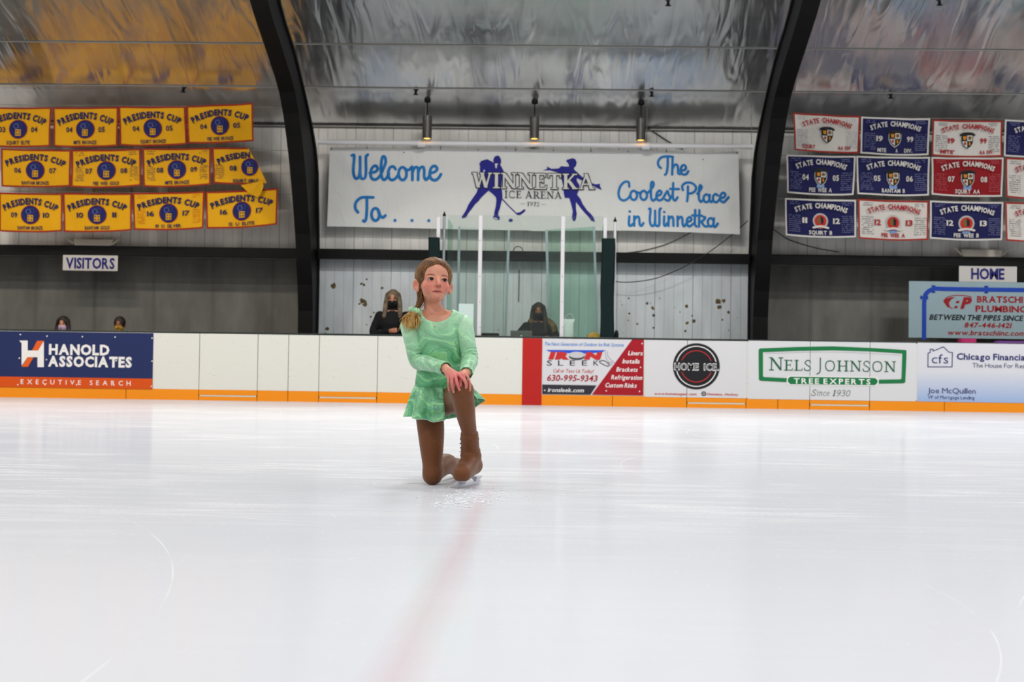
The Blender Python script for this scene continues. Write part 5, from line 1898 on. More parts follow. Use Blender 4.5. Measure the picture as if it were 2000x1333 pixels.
# ------------------------------------------------------------------ bodies: smooth distance fields turned into one surface
class Field:
    def __init__(s, lo, hi, h):
        s.lo, s.h = np.array(lo, np.float32), h
        s.n = np.ceil((np.array(hi) - np.array(lo)) / h).astype(int) + 1
        s.d = np.full(s.n, 0.2, np.float32)
        s.lab = np.zeros(s.n, np.int8)

    def win(s, lo, hi, m):
        a = np.clip(np.floor((np.array(lo) - m - s.lo) / s.h).astype(int), 0, s.n)
        b = np.clip(np.ceil((np.array(hi) + m - s.lo) / s.h).astype(int) + 1, 0, s.n)
        if (b <= a).any():
            return None, None
        ax = [s.lo[i] + s.h * np.arange(a[i], b[i], dtype=np.float32) for i in range(3)]
        return tuple(slice(a[i], b[i]) for i in range(3)), (ax[0][:, None, None], ax[1][None, :, None], ax[2][None, None, :])

    def blend(s, w, d, k, lab):
        o = s.d[w]
        if lab is not None:
            L = s.lab[w]
            L[d < o] = lab
        if k > 0:
            hh = np.clip(0.5 + 0.5 * (o - d) / k, 0, 1)
            s.d[w] = o + (d - o) * hh - k * hh * (1 - hh)
        else:
            s.d[w] = np.minimum(o, d)

    def carve(s, w, d, k):
        o = s.d[w]
        if k > 0:
            hh = np.clip(0.5 - 0.5 * (o + d) / k, 0, 1)
            s.d[w] = o + (-d - o) * hh + k * hh * (1 - hh)
        else:
            s.d[w] = np.maximum(o, -d)

    def cone(s, p0, p1, r0, r1, k=0.0, lab=None, cut=False, flat=None):
        """tapered capsule; flat = (unit axis, factor) squashes it along that axis"""
        p0, p1 = np.array(p0, np.float32), np.array(p1, np.float32)
        r = max(r0, r1)
        w, g = s.win(np.minimum(p0, p1) - r, np.maximum(p0, p1) + r, k + 4 * s.h)
        if w is None:
            return
        ba = p1 - p0
        L2 = max(float(ba @ ba), 1e-12)
        q = [g[i] - p0[i] for i in range(3)]
        t = np.clip((q[0] * ba[0] + q[1] * ba[1] + q[2] * ba[2]) / L2, 0, 1)
        e = [q[i] - t * ba[i] for i in range(3)]
        if flat is not None:
            ax, f = np.array(flat[0], np.float32), flat[1]
            c = e[0] * ax[0] + e[1] * ax[1] + e[2] * ax[2]
            e = [e[i] + ax[i] * c * (1 / f - 1) for i in range(3)]
        d = np.sqrt(e[0] ** 2 + e[1] ** 2 + e[2] ** 2) - (r0 + (r1 - r0) * t)
        (s.carve(w, d, k) if cut else s.blend(w, d, k, lab))

    def chain(s, pts, rad, k=0.0, lab=None, flat=None):
        """one limb: a smooth path of tapering radius, blended as a whole"""
        if len(pts) > 2:
            pr = spline([tuple(p) + (r,) for p, r in zip(pts, rad)], 5)
            pts, rad = [q[:3] for q in pr], [q[3] for q in pr]
        pts = np.array(pts, np.float32)
        rm = max(rad)
        w, g = s.win(pts.min(0) - rm, pts.max(0) + rm, k + 4 * s.h)
        if w is None:
            return
        best = None
        for p0, p1, r0, r1 in zip(pts[:-1], pts[1:], rad[:-1], rad[1:]):
            ba = p1 - p0
            L2 = max(float(ba @ ba), 1e-12)
            q = [g[i] - p0[i] for i in range(3)]
            t = np.clip((q[0] * ba[0] + q[1] * ba[1] + q[2] * ba[2]) / L2, 0, 1)
            e = [q[i] - t * ba[i] for i in range(3)]
            if flat is not None:
                ax, f = np.array(flat[0], np.float32), flat[1]
                c = e[0] * ax[0] + e[1] * ax[1] + e[2] * ax[2]
                e = [e[i] + ax[i] * c * (1 / f - 1) for i in range(3)]
            d = np.sqrt(e[0] ** 2 + e[1] ** 2 + e[2] ** 2) - (r0 + (r1 - r0) * t)
            best = d if best is None else np.minimum(best, d)
        s.blend(w, best, k, lab)

    def ell(s, c, r, k=0.0, lab=None, rot=None, cut=False, ret=False):
        """ellipsoid; rot: 3x3 whose columns are its axes"""
        c, r = np.array(c, np.float32), np.array(r, np.float32)
        ex = float(r.max()) if rot is not None else r
        w, g = s.win(c - ex, c + ex, k + 4 * s.h)
        if w is None:
            return
        q = [g[i] - c[i] for i in range(3)]
        if rot is not None:
            m = np.array(rot, np.float32)
            q = [q[0] * m[0, j] + q[1] * m[1, j] + q[2] * m[2, j] for j in range(3)]
        k0 = np.sqrt((q[0] / r[0]) ** 2 + (q[1] / r[1]) ** 2 + (q[2] / r[2]) ** 2)
        k1 = np.sqrt((q[0] / r[0] ** 2) ** 2 + (q[1] / r[1] ** 2) ** 2 + (q[2] / r[2] ** 2) ** 2)
        d = k0 * (k0 - 1) / np.maximum(k1, 1e-6)
        (s.carve(w, d, k) if cut else s.blend(w, d, k, lab))

    def loft(s, st, k=0.0, lab=None, power=2.0):
        """stations (z, cx, cy, rx, ry), bottom to top"""
        st = np.array(st, np.float32)
        rm = st[:, 3:].max()
        w, g = s.win((st[:, 1].min() - rm, st[:, 2].min() - rm, st[0, 0]), (st[:, 1].max() + rm, st[:, 2].max() + rm, st[-1, 0]), k + 4 * s.h)
        zz = g[2][0, 0]
        f = [np.interp(zz, st[:, 0], st[:, i])[None, None, :].astype(np.float32) for i in range(1, 5)]
        qx, qy = np.abs(g[0] - f[0]) / f[2], np.abs(g[1] - f[1]) / f[3]
        n_ = (qx ** power + qy ** power) ** (1 / power)
        d = (n_ - 1) * np.minimum(f[2], f[3])
        dz = np.maximum(st[0, 0] - zz, zz - st[-1, 0])[None, None, :]
        d = np.maximum(d, dz)
        s.blend(w, d, k, lab)

    def half(s, p, n_):
        """keep the side the normal points away from"""
        g = [s.lo[i] + s.h * np.arange(s.n[i], dtype=np.float32) for i in range(3)]
        d = (g[0][:, None, None] - p[0]) * n_[0] + (g[1][None, :, None] - p[1]) * n_[1] + (g[2][None, None, :] - p[2]) * n_[2]
        s.d = np.maximum(s.d, d)

    def mesh(s):
        d = s.d
        nx, ny, nz = d.shape
        neg = d < 0
        c = np.zeros((nx - 1, ny - 1, nz - 1), np.int8)
        for i in (0, 1):
            for j in (0, 1):
                for k in (0, 1):
                    c += neg[i:nx - 1 + i, j:ny - 1 + j, k:nz - 1 + k]
        act = np.argwhere((c > 0) & (c < 8))
        idx = np.full(c.shape, -1, np.int32)
        idx[act[:, 0], act[:, 1], act[:, 2]] = np.arange(len(act))
        acc = np.zeros((len(act), 3))
        cnt = np.zeros(len(act))
        cr = [(i, j, k) for i in (0, 1) for j in (0, 1) for k in (0, 1)]
        for a in cr:
            for ax in range(3):
                if a[ax]:
                    continue
                b = list(a)
                b[ax] = 1
                v0 = d[act[:, 0] + a[0], act[:, 1] + a[1], act[:, 2] + a[2]]
                v1 = d[act[:, 0] + b[0], act[:, 1] + b[1], act[:, 2] + b[2]]
                m = (v0 < 0) != (v1 < 0)
                t = np.where(m, v0 / np.where(m, v0 - v1, 1), 0)
                p = np.array(a, float)[None, :].repeat(len(act), 0)
                p[:, ax] += t
                acc += p * m[:, None]
                cnt += m
        v = s.lo + s.h * (act + acc / cnt[:, None])
        faces = []
        for ax in range(3):
            u, w = (ax + 1) % 3, (ax + 2) % 3
            sl0, sl1 = [slice(None)] * 3, [slice(None)] * 3
            sl0[ax], sl1[ax] = slice(0, -1), slice(1, None)
            for sgn in (0, 1):
                e = (neg[tuple(sl0)] & ~neg[tuple(sl1)]) if sgn == 0 else (~neg[tuple(sl0)] & neg[tuple(sl1)])
                q = np.argwhere(e)
                q = q[(q[:, u] > 0) & (q[:, w] > 0) & (q[:, u] < d.shape[u] - 1) & (q[:, w] < d.shape[w] - 1)]
                if not len(q):
                    continue
                ids = []
                for du, dw in ((-1, -1), (0, -1), (0, 0), (-1, 0)):
                    r = q.copy()
                    r[:, u] += du
                    r[:, w] += dw
                    ids.append(idx[r[:, 0], r[:, 1], r[:, 2]])
                f = np.stack(ids, 1)
                faces.append(f if sgn == 0 else f[:, ::-1])
        f = np.concatenate(faces)
        f = f[(f >= 0).all(1)]
        gi = np.clip(np.round((v - s.lo) / s.h).astype(int), 0, s.n - 1)
        return v, f, s.lab[gi[:, 0], gi[:, 1], gi[:, 2]]

    def build(s, name, mats, parent, smooth_it=2, lab_map=None, move=None, extra=None):
        v, f, lab = s.mesh()
        for _ in range(smooth_it):
            a = np.zeros_like(v)
            c = np.zeros(len(v))
            for i in range(4):
                j = (i + 1) % 4
                np.add.at(a, f[:, i], v[f[:, j]])
                np.add.at(a, f[:, j], v[f[:, i]])
                np.add.at(c, f[:, i], 1)
                np.add.at(c, f[:, j], 1)
            v = v + 0.5 * (a / np.maximum(c, 1)[:, None] - v)
        if move is not None:
            v = v @ np.array(move[0]).T + np.array(move[1])
        return raw_mesh(name, v, f, lab if lab_map is None else lab_map(v, lab), mats, parent)


def raw_mesh(name, v, f, lab, mats, parent):
    me = bpy.data.meshes.new(name)
    o0 = np.array(world_loc(parent))
    me.vertices.add(len(v))
    me.vertices.foreach_set('co', (v - o0).astype(np.float32).ravel())
    me.loops.add(len(f) * 4)
    me.loops.foreach_set('vertex_index', f.astype(np.int32).ravel())
    me.polygons.add(len(f))
    me.polygons.foreach_set('loop_start', np.arange(0, len(f) * 4, 4, dtype=np.int32))
    me.polygons.foreach_set('use_smooth', np.ones(len(f), bool))
    for m in mats:
        me.materials.append(m)
    if lab is not None:
        me.polygons.foreach_set('material_index', lab[f].max(axis=1).astype(np.int32))
    me.update(calc_edges=True)
    me.validate()
    o = bpy.data.objects.new(name, me)
    C.objects.link(o)
    o.parent = parent
    return o


def skin_mat(name, col, blush=None):
    g = N(name)
    base = g.mix(g.rng(g.noise(g.coord(), 40, 3), 0.3, 0.7), col, tuple(v * 0.94 for v in col))
    if blush:
        co = g.coord()
        for (c, r, tint, amt) in blush:
            vd = g.n('VectorMath', _operation='DISTANCE')
            g.l(co, vd.inputs[0])
            vd.inputs[1].default_value = c
            base = g.mix(g.math('MULTIPLY', g.rng(vd.outputs['Value'], r, r * 0.25), amt), base, tint)
    g.l(base, g.b.inputs['Base Color'])
    g.b.inputs['Roughness'].default_value = 0.5
    g.b.inputs['Specular IOR Level'].default_value = 0.35
    g.b.inputs['Subsurface Weight'].default_value = 0.12
    g.b.inputs['Subsurface Radius'].default_value = (0.01, 0.004, 0.002)
    return g.m


def hair_mat(name, dark, light, scale=90):
    g = N(name)
    n1 = g.noise(g.coord((1, 1, 0.3)), scale, 3)
    n2 = g.noise(g.coord(), 14, 3)
    g.l(g.mix(g.rng(g.math('ADD', g.math('MULTIPLY', n1, 0.6), g.math('MULTIPLY', n2, 0.4)), 0.38, 0.62), dark, light), g.b.inputs['Base Color'])
    g.b.inputs['Roughness'].default_value = 0.55
    g.b.inputs['Specular IOR Level'].default_value = 0.3
    return g.m


COAT = mat('coat_black', (20, 20, 24), 0.75, spec=0.2, bump=0.3, bscale=14)
SK1, SK2 = skin_mat('skin_fair', (206, 142, 116)), skin_mat('skin_tan', (150, 96, 66))
EYED = mat('eye_dark', (28, 20, 18), 0.2)


def bystander(lab, px, ptop, Y, head_px, skin, coat, hair_m, mask_m, pose, hair_len, base_z=0.17, fur=None):
    """a masked person behind the boards: one body mesh, clothes, hair and mask as parts"""
    top = at(px, ptop, Y)
    x, zt = top.x, top.z
    hh = head_px * Y / F            # head height, crown to chin
    k = hh / 0.22
    t = thing('person', (x, Y, base_z), lab, 'person', None)
    sh_z = zt - hh - 0.075 * k
    hip_z = base_z + (sh_z - base_z) * 0.56
    h = 0.011

    def torso(f, g, lab_):
        f.loft([(hip_z - 0.06, x, Y, 0.14 * k + g, 0.10 * k + g), (hip_z + 0.12 * k, x, Y, 0.125 * k + g, 0.09 * k + g), (sh_z - 0.14 * k, x, Y, 0.16 * k + g, 0.105 * k + g), (sh_z - 0.02, x, Y, 0.15 * k + g, 0.075 * k + g), (sh_z + 0.035 * k, x, Y, 0.07 * k, 0.06 * k)], 0.03, lab_)
        for sgn, (el, wr) in zip((-1, 1), pose):
            s0 = (x + sgn * 0.165 * k, Y + 0.01, sh_z - 0.035 * k)
            e0 = (x + el[0] * k, Y + el[1] * k, sh_z + el[2] * k)
            w0 = (x + wr[0] * k, Y + wr[1] * k, sh_z + wr[2] * k)
            f.chain([s0, e0, w0], [0.052 * k + g, 0.043 * k + g, 0.03 * k + g], 0.03, lab_)
            yield s0, e0, w0
    lo = (x - 0.42 * k, Y - 0.42 * k, base_z - 0.02)
    hi = (x + 0.42 * k, Y + 0.32 * k, zt + 0.05)
    f = Field(lo, hi, h)
    hc = np.array((x, Y - 0.005, zt - 0.115 * k))
    f.ell(hc + (0, 0.01 * k, 0.025 * k), (0.074 * k, 0.092 * k, 0.088 * k), 0.02, 0)
    f.ell(hc + (0, -0.022 * k, -0.045 * k), (0.056 * k, 0.062 * k, 0.066 * k), 0.03, 0)
    f.cone(hc + (0, -0.09 * k, 0.0), hc + (0, -0.106 * k, -0.03 * k), 0.010 * k, 0.014 * k, 0.012, 0)
    f.cone((x, Y + 0.015, sh_z - 0.02), hc + (0, 0.02 * k, -0.06 * k), 0.052 * k, 0.05 * k, 0.02, 0)
    wrs = [w for _s, _e, w in torso(f, -0.012, 0)]
    els = [e for _s, e, _w in torso(f, -0.012, 0)]
    for sgn in (-1, 1):
        f.chain([(x + sgn * 0.075 * k, Y, hip_z), (x + sgn * 0.085 * k, Y - 0.02, (hip_z + base_z) / 2), (x + sgn * 0.09 * k, Y + 0.02, base_z + 0.06)], [0.08 * k, 0.055 * k, 0.04 * k], 0.03, 1)
        f.cone((x + sgn * 0.09 * k, Y + 0.03, base_z + 0.035), (x + sgn * 0.1 * k, Y - 0.13 * k, base_z + 0.03), 0.036, 0.03, 0.02, 1)
        f.ell(hc + (sgn * 0.076 * k, 0.012 * k, -0.012 * k), (0.012 * k, 0.02 * k, 0.03 * k), 0.006, 0)
    for sgn, w, e in zip((-1, 1), wrs, els):
        w, e = np.array(w), np.array(e)
        dv = (w - e) / np.linalg.norm(w - e)
        f.cone(w, w + dv * 0.07 * k, 0.026 * k, 0.03 * k, 0.012, 0, flat=((0, 1, 0), 0.75))
        sd = np.cross(dv, (0, 1, 0))
        sd /= max(np.linalg.norm(sd), 1e-6)
        for i in range(4):
            b0 = w + dv * 0.085 * k + sd * (i - 1.5) * 0.016 * k
            f.chain([b0, b0 + dv * 0.04 * k, b0 + dv * 0.065 * k + np.array((0, 0.02 * k, 0))], [0.009 * k, 0.0085 * k, 0.008 * k], 0.004, 0)
        f.cone(w + dv * 0.02 * k, w + dv * 0.06 * k + np.array((0, -0.03 * k, 0.02 * k)), 0.011 * k, 0.009 * k, 0.008, 0)
    f.build('body', [skin, COAT], t, 2)
    # coat
    f = Field(lo, hi, h)
    list(torso(f, 0.014, 0))
    f.cone((x, Y + 0.01, sh_z - 0.02), (x, Y + 0.015, sh_z + 0.045 * k), 0.075 * k, 0.066 * k, 0.03, 0)
    f.build('coat', [coat], t, 2)
    # hair cap with falling sides
    f = Field((x - 0.2 * k, Y - 0.16 * k, zt - hair_len - 0.05), (x + 0.2 * k, Y + 0.18 * k, zt + 0.05), 0.008)
    f.ell(hc + (0, 0.014 * k, 0.028 * k), (0.086 * k, 0.102 * k, 0.1 * k), 0, 0)
    if hair_len > 0.2:
        for sgn in (-1, 1):
            f.chain([hc + (sgn * 0.06 * k, 0.0, 0.05 * k), hc + (sgn * 0.086 * k, -0.012 * k, -0.06 * k), (x + sgn * 0.1 * k, Y - 0.06 * k, zt - hair_len)], [0.04 * k, 0.034 * k, 0.03 * k], 0.02, 0)
        f.cone(hc + (0, 0.06 * k, 0.0), (x, Y + 0.075 * k, zt - hair_len * 0.9), 0.08 * k, 0.075 * k, 0.03, 0)
    else:
        f.ell(hc + (0, 0.06 * k, -0.03 * k), (0.07 * k, 0.055 * k, 0.07 * k), 0.02, 0)
    f.ell(hc + (0, -0.115 * k, -0.05 * k), (0.066 * k, 0.085 * k, 0.115 * k), 0.012, cut=True)
    f.build('hair', [hair_m], t, 2)
    # mask
    f = Field((x - 0.1 * k, Y - 0.16 * k, zt - 0.3 * k), (x + 0.1 * k, Y + 0.06, zt - 0.05 * k), 0.006)
    f.ell(hc + (0, -0.030 * k, -0.05 * k), (0.061 * k, 0.068 * k, 0.07 * k), 0, 0)
    f.cone(hc + (0, -0.095 * k, -0.028 * k), hc + (0, -0.1 * k, -0.045 * k), 0.012 * k, 0.016 * k, 0.03, 0)
    f.half((x, Y, hc[2] - 0.02 * k), (0, 0, 1))
    f.half((x, Y - 0.012 * k, 0), (0, 1, 0))
    f.build('mask', [mask_m], t, 1)
    for sgn in (-1, 1):
        b = MB()
        b.ball(hc + np.array((sgn * 0.03, -0.078, 0.006)) * k, (0.012 * k, 0.008 * k, 0.008 * k), 10, 6)
        b.build('eye', EYED, t, smooth=True)
        b = MB()
        b.tube([hc + np.array((sgn * 0.016, -0.083, 0.027)) * k, hc + np.array((sgn * 0.032, -0.082, 0.031)) * k, hc + np.array((sgn * 0.046, -0.07, 0.026)) * k], 0.004 * k, 6)
        b.build('eyebrow', hair_m, t)
    if fur:
        f = Field((x - 0.4 * k, Y - 0.25 * k, sh_z - 0.3 * k), (x + 0.4 * k, Y + 0.3 * k, sh_z + 0.2 * k), 0.009)
        f.chain([(x - 0.10 * k, Y - 0.03, sh_z + 0.035 * k), (x - 0.02 * k, Y + 0.11 * k, sh_z + 0.06 * k), (x + 0.13 * k, Y + 0.04 * k, sh_z + 0.03 * k), (x + 0.215 * k, Y - 0.03 * k, sh_z - 0.05 * k), (x + 0.22 * k, Y - 0.06 * k, sh_z - 0.1 * k)],
                [0.045 * k, 0.06 * k, 0.055 * k, 0.05 * k, 0.03 * k], 0.02, 0)
        o = f.build('fur_hood', [fur], t, 1)
        rr = np.random.default_rng(3)
        co = np.empty(len(o.data.vertices) * 3, np.float32)
        o.data.vertices.foreach_get('co', co)
        co += rr.normal(0, 0.004, co.shape)
        o.data.vertices.foreach_set('co', co)
    return t


blonde_grey = hair_mat('hair_grey_blonde', (62, 54, 46), (136, 116, 90))
darkhair = hair_mat('hair_dark', (22, 16, 14), (44, 32, 26))
mask_black = mat('mask_black', (16, 16, 20), 0.7)
YW = D + 1.5
wom = bystander('person with long grey blonde hair and black mask, hands clasped, standing by the wall', 768, 567, YW, 34, SK1, COAT, blonde_grey, mask_black,
                [((-0.235, -0.03, -0.26), (-0.03, -0.2, -0.235)), ((0.235, -0.03, -0.28), (0.04, -0.19, -0.31))], 0.44)
bystander('person in a black coat with fur hood and black mask bending over the laptop', 1052, 592, D + 1.05, 31, SK2, COAT, darkhair, mask_black,
          [((-0.27, -0.10, -0.17), (-0.2, -0.30, -0.2)), ((0.26, -0.06, -0.2), (0.16, -0.28, -0.2))], 0.46, fur=hair_mat('fur_tan', (70, 54, 34), (128, 102, 66), 60))
bystander('person with long dark hair and pale pink mask looking over the navy advert', 124, 618.5, D + 1.0, 29, SK1, COAT, darkhair, mat('mask_pink', (206, 176, 204), 0.7),
          [((-0.22, -0.02, -0.27), (-0.1, -0.14, -0.4)), ((0.22, -0.02, -0.27), (0.1, -0.14, -0.4))], 0.36)
bystander('person with short dark hair and yellow patterned mask looking over the navy advert', 234, 619.5, D + 1.0, 29, SK2, COAT, darkhair, mat('mask_yellow', (206, 186, 40), 0.7, noise=1.0, nscale=30, col2=(120, 40, 30)),
          [((-0.22, -0.02, -0.27), (-0.1, -0.14, -0.4)), ((0.22, -0.02, -0.27), (0.1, -0.14, -0.4))], 0.12)
# ------------------------------------------------------------------ the kneeling skater
kn = ground(843, 947.5)
YG = kn.y


def P(px, py, dy=0.0):
    return np.array(at(px, py, YG + dy))


root = thing('person', (kn.x, YG, 0.0), 'young skater in a mint green dress and brown tights kneeling on the ice', 'person')
RL = np.array(root.location)
rz, rx_, ry_ = (Matrix.Rotation(R(a), 3, x) for a, x in ((17, 'Z'), (-8, 'X'), (3, 'Y')))
HM = np.array(rz @ rx_ @ ry_)
HC = P(847.4, 553.5, 0.0)


def hl(x, y, z):
    return HC + HM @ np.array((x, y, z))


skin = skin_mat('skater_skin', (214, 150, 124), [
    (tuple(hl(-0.038, -0.072, -0.026) - RL), 0.050, (204, 104, 96), 0.55),
    (tuple(hl(0.038, -0.072, -0.026) - RL), 0.050, (204, 104, 96), 0.55),
    (tuple(hl(0, -0.095, -0.028) - RL), 0.026, (206, 104, 96), 0.5),
    (tuple(hl(0, -0.078, -0.082) - RL), 0.03, (204, 110, 102), 0.4),
    (tuple(hl(-0.080, .006, -.010) - RL), 0.022, (190, 92, 72), 0.6),
    (tuple(hl(0.080, .006, -.010) - RL), 0.022, (190, 92, 72), 0.6),
    (tuple(P(893, 745, -0.3) - RL), 0.085, (206, 100, 106), 0.8)])
g = N('brown_tights')
n_ = g.noise(g.coord((1, 1, 1)), 160, 2)
g.l(g.mix(g.rng(n_, 0.3, 0.7), (114, 66, 30), (104, 59, 27)), g.b.inputs['Base Color'])
g.b.inputs['Roughness'].default_value = 0.55
g.b.inputs['Specular IOR Level'].default_value = 0.3
g.b.inputs['Sheen Weight'].default_value = 0.15
g.l(g.bump(g.noise(g.coord((1, 1, 2.2)), 30, 3), 0.15, 0.004), g.b.inputs['Normal'])
tights = g.m

# --- body: one surface from crown to toes
lo = (P(770, 700).min() * 0 + P(768, 700)[0], YG - 0.40, -0.012)
hi = (P(962, 700)[0], YG + 0.52, P(850, 496)[2])
SK = Field(lo, hi, 0.0025)
# stations of the trunk: row, centre column, half width, half depth, depth offset
TR = [(800, 852, 40, .075, .04), (775, 853, 43, .078, .04), (757, 853, 41, .07, .035), (735, 856, 41, .063, .03), (712, 859, 41, .06, .02),
      (690, 859, 41, .061, .01), (665, 857.5, 41, .062, .004), (645, 854, 40, .058, .0), (630, 852, 40, .05, .0), (616, 851, 30, .04, .004)]


def trunk(f, grow, k, lab, rows=TR):
    st = []
    for py, cx, hw, ry, dy in rows:
        p = P(cx, py, dy)
        st.append((p[2], p[0], p[1], hw / 456 + grow, ry + grow))
    f.loft(st, k, lab, 2.2)


SH_R, EL_R, WR_R = P(800, 638, .0), P(815, 705, -.01), P(869, 720, -.225)
SH_L, EL_L, WR_L = P(906, 634, .0), P(918, 702, -.03), P(911, 728, -.205)


def arms(f, grow, k, lab, stop=1.0):
    for s_, e_, w_, rr in ((SH_R, EL_R, WR_R, (.034, .029, .022)), (SH_L, EL_L, WR_L, (.033, .029, .022))):
        w2 = e_ + (w_ - e_) * stop
        m_ = (s_ + e_) / 2
        f.chain([s_, m_, e_, e_ + (w2 - e_) * 0.35, w2], [rr[0] + grow, (rr[0] + rr[1]) / 2 + grow, rr[1] + grow, rr[1] * 0.98 + grow, rr[2] + grow], k, lab)
    for sh, px in ((SH_R, 822), (SH_L, 884)):
        f.cone(P(px, 621, .006), sh, .03 + grow, .034 + grow, max(k, 0.02), lab)


trunk(SK, -0.002, 0.0, 0)
arms(SK, -0.0035, 0.006, 0)
SK.cone(P(849, 624, .016), hl(0, 0.036, -0.055), .039, .0375, .010, 0)
SK.cone(P(838, 611, .018), P(810, 632, .01), .020, .027, .02, 0)
SK.cone(P(862, 611, .018), P(896, 629, .01), .020, .025, .02, 0)
# head
SK.ell(hl(0, .012, .032), (.072, .088, .073), .01, 0, HM)
SK.ell(hl(0, -.022, -.027), (.0535, .062, .060), .020, 0, HM)
SK.ell(hl(0, -.067, -.0720), (.017, .018, .0145), .016, 0, HM)
for s_ in (-1, 1):
    SK.ell(hl(s_ * .034, -.050, -.027), (.024, .026, .025), .015, 0, HM)
SK.ell(hl(0, -.064, -.051), (.028, .020, .022), .014, 0, HM)
for s_ in (-1, 1):
    SK.ell(hl(s_ * .029, -.088, .002), (.017, .0075, .010), .012, rot=HM, cut=True)
SK.cone(hl(0, -.079, .006), hl(0, -.097, -.021), .0065, .0090, .010, 0)
SK.ell(hl(0, -.0985, -.0235), (.0095, .009, .0085), .005, 0, HM)
for s_ in (-1, 1):
    SK.ell(hl(s_ * .0105, -.0885, -.0275), (.0062, .0085, .0062), .005, 0, HM)
EYE_C = {}
for s_ in (-1, 1):
    c = (s_ * .029, -.0680, .0005)
    EYE_C[s_] = c
    SK.ell(hl(*c), (.0162, .0145, .0135), .005, 0, HM)
    SK.ell(hl(c[0], c[1] - .0125, c[2]), (.0142, .010, .0062), .0015, rot=HM, cut=True)
# ears
for s_ in (-1, 1):
    er = np.array(Matrix.Rotation(R(s_ * -38), 3, 'Z') @ Matrix.Rotation(R(-8), 3, 'X'))
    SK.ell(hl(s_ * .0755, .010, -.012), (.0075, .0185, .0275), .005, 0, HM @ er)
    SK.ell(hl(s_ * .0835, .0025, -.009), (.0095, .0115, .0185), .003, rot=HM @ er, cut=True)
    SK.ell(hl(s_ * .0705, -.001, -.036), (.007, .009, .009), .006, 0, HM)
# legs
SK.chain([P(837, 797, .04), P(841, 833, .03), P(843, 870, .02), P(844, 905, .01), P(844.5, 929.5, 0)], [.060, .0585, .052, .0425, .0375], .02, 1)
SK.chain([P(845, 927, .01), P(860, 912, .09), P(872, 907, .17), P(885, 911, .30)], [.040, .046, .046, .032], .02, 1)
SK.chain([P(872, 784, .03), P(897, 778, -.09), P(902, 764, -.26)], [.060, .053, .0465], .02, 1)
SK.chain([P(902, 764, -.26), P(907, 795, -.23), P(911.5, 820, -.185), P(917, 848, -.135), P(919, 884, -.07)], [.0465, .0435, .0375, .031, .030], .015, 1)
SK.ell(P(853, 785, .045), (.09, .078, .055), .02, 1)
# hands, over the knee
FR = 0.0066


def finger(pts, r=FR, lab=0):
    SK.chain([P(p[0], p[1], p[2] - .0025) for p in pts], [r * 1.12] + [r * 1.04] * (len(pts) - 2) + [r * 0.86], .0022, lab)


wr = (869, 720, -.225)
SK.chain([P(862, 718, -.19), P(*wr), P(877, 726, -.262)], [.0215, .0195, .0185], .008, 0, flat=((0, .8, .6), .8))
for p_ in ((876.5, 738, -.285), (883, 736.5, -.297), (889.5, 735, -.301), (896.5, 732.5, -.297)):
    SK.cone(P(876 + (p_[0] - 884) * .55, 726.5, -.268), P(*p_), .0115, .0088, .006, 0)
finger([(876.5, 738, -.287), (875.8, 750, -.304), (877, 763, -.290)], .0053)
finger([(883, 736.5, -.299), (883, 751, -.318), (886, 766, -.303)])
finger([(889.5, 735, -.303), (892.8, 749, -.322), (897.3, 762, -.313)])
finger([(896.5, 732.5, -.299), (906, 742.5, -.312), (910.5, 751, -.314), (910, 758, -.309)])
SK.chain([P(882, 727, -.255), P(895, 736, -.268), P(900, 745, -.283)], [.011, .0085, .007], .006, 0)
SK.chain([P(914, 722, -.17), P(911, 728, -.205), P(905, 731, -.245)], [.021, .0185, .016], .008, 0, flat=((0, .8, .6), .8))
for p_ in ((909, 731.5, -.268), (904, 733, -.275), (898, 735, -.277), (892, 737, -.272)):
    SK.cone(P(905 + (p_[0] - 902) * .5, 731, -.245), P(*p_), .011, .0085, .005, 0)
finger([(909, 731.5, -.270), (914.3, 738, -.286), (917.6, 750, -.291), (917.6, 763, -.294)], .0054)
finger([(904, 733, -.277), (907.5, 743, -.292), (909.6, 753, -.2985)])
finger([(898, 735, -.279), (899.2, 745, -.295), (899.6, 754, -.3035)])
finger([(892, 737, -.274), (889, 747, -.29), (888, 757, -.296)])
SK.chain([P(902, 729, -.235), P(893, 738, -.255), P(887, 746, -.27)], [.0105, .008, .0065], .006, 0)
zh = P(850, 764)[2]
body = SK.build('body', [skin, tights], root, 2, lab_map=lambda v, lab: np.where((v[:, 2] < zh) & (v[:, 1] > YG - .19), 1, lab))


def proj(x, z, lift=0.0):
    """the point of the face in front of local (x, z)"""
    y = -0.125
    while y < 0:
        q = hl(x, y, z)
        i = np.clip(np.round((q - SK.lo) / SK.h).astype(int), 0, SK.n - 1)
        if SK.d[tuple(i)] < 0:
            break
        y += 0.0005
    return hl(x, y - lift, z)


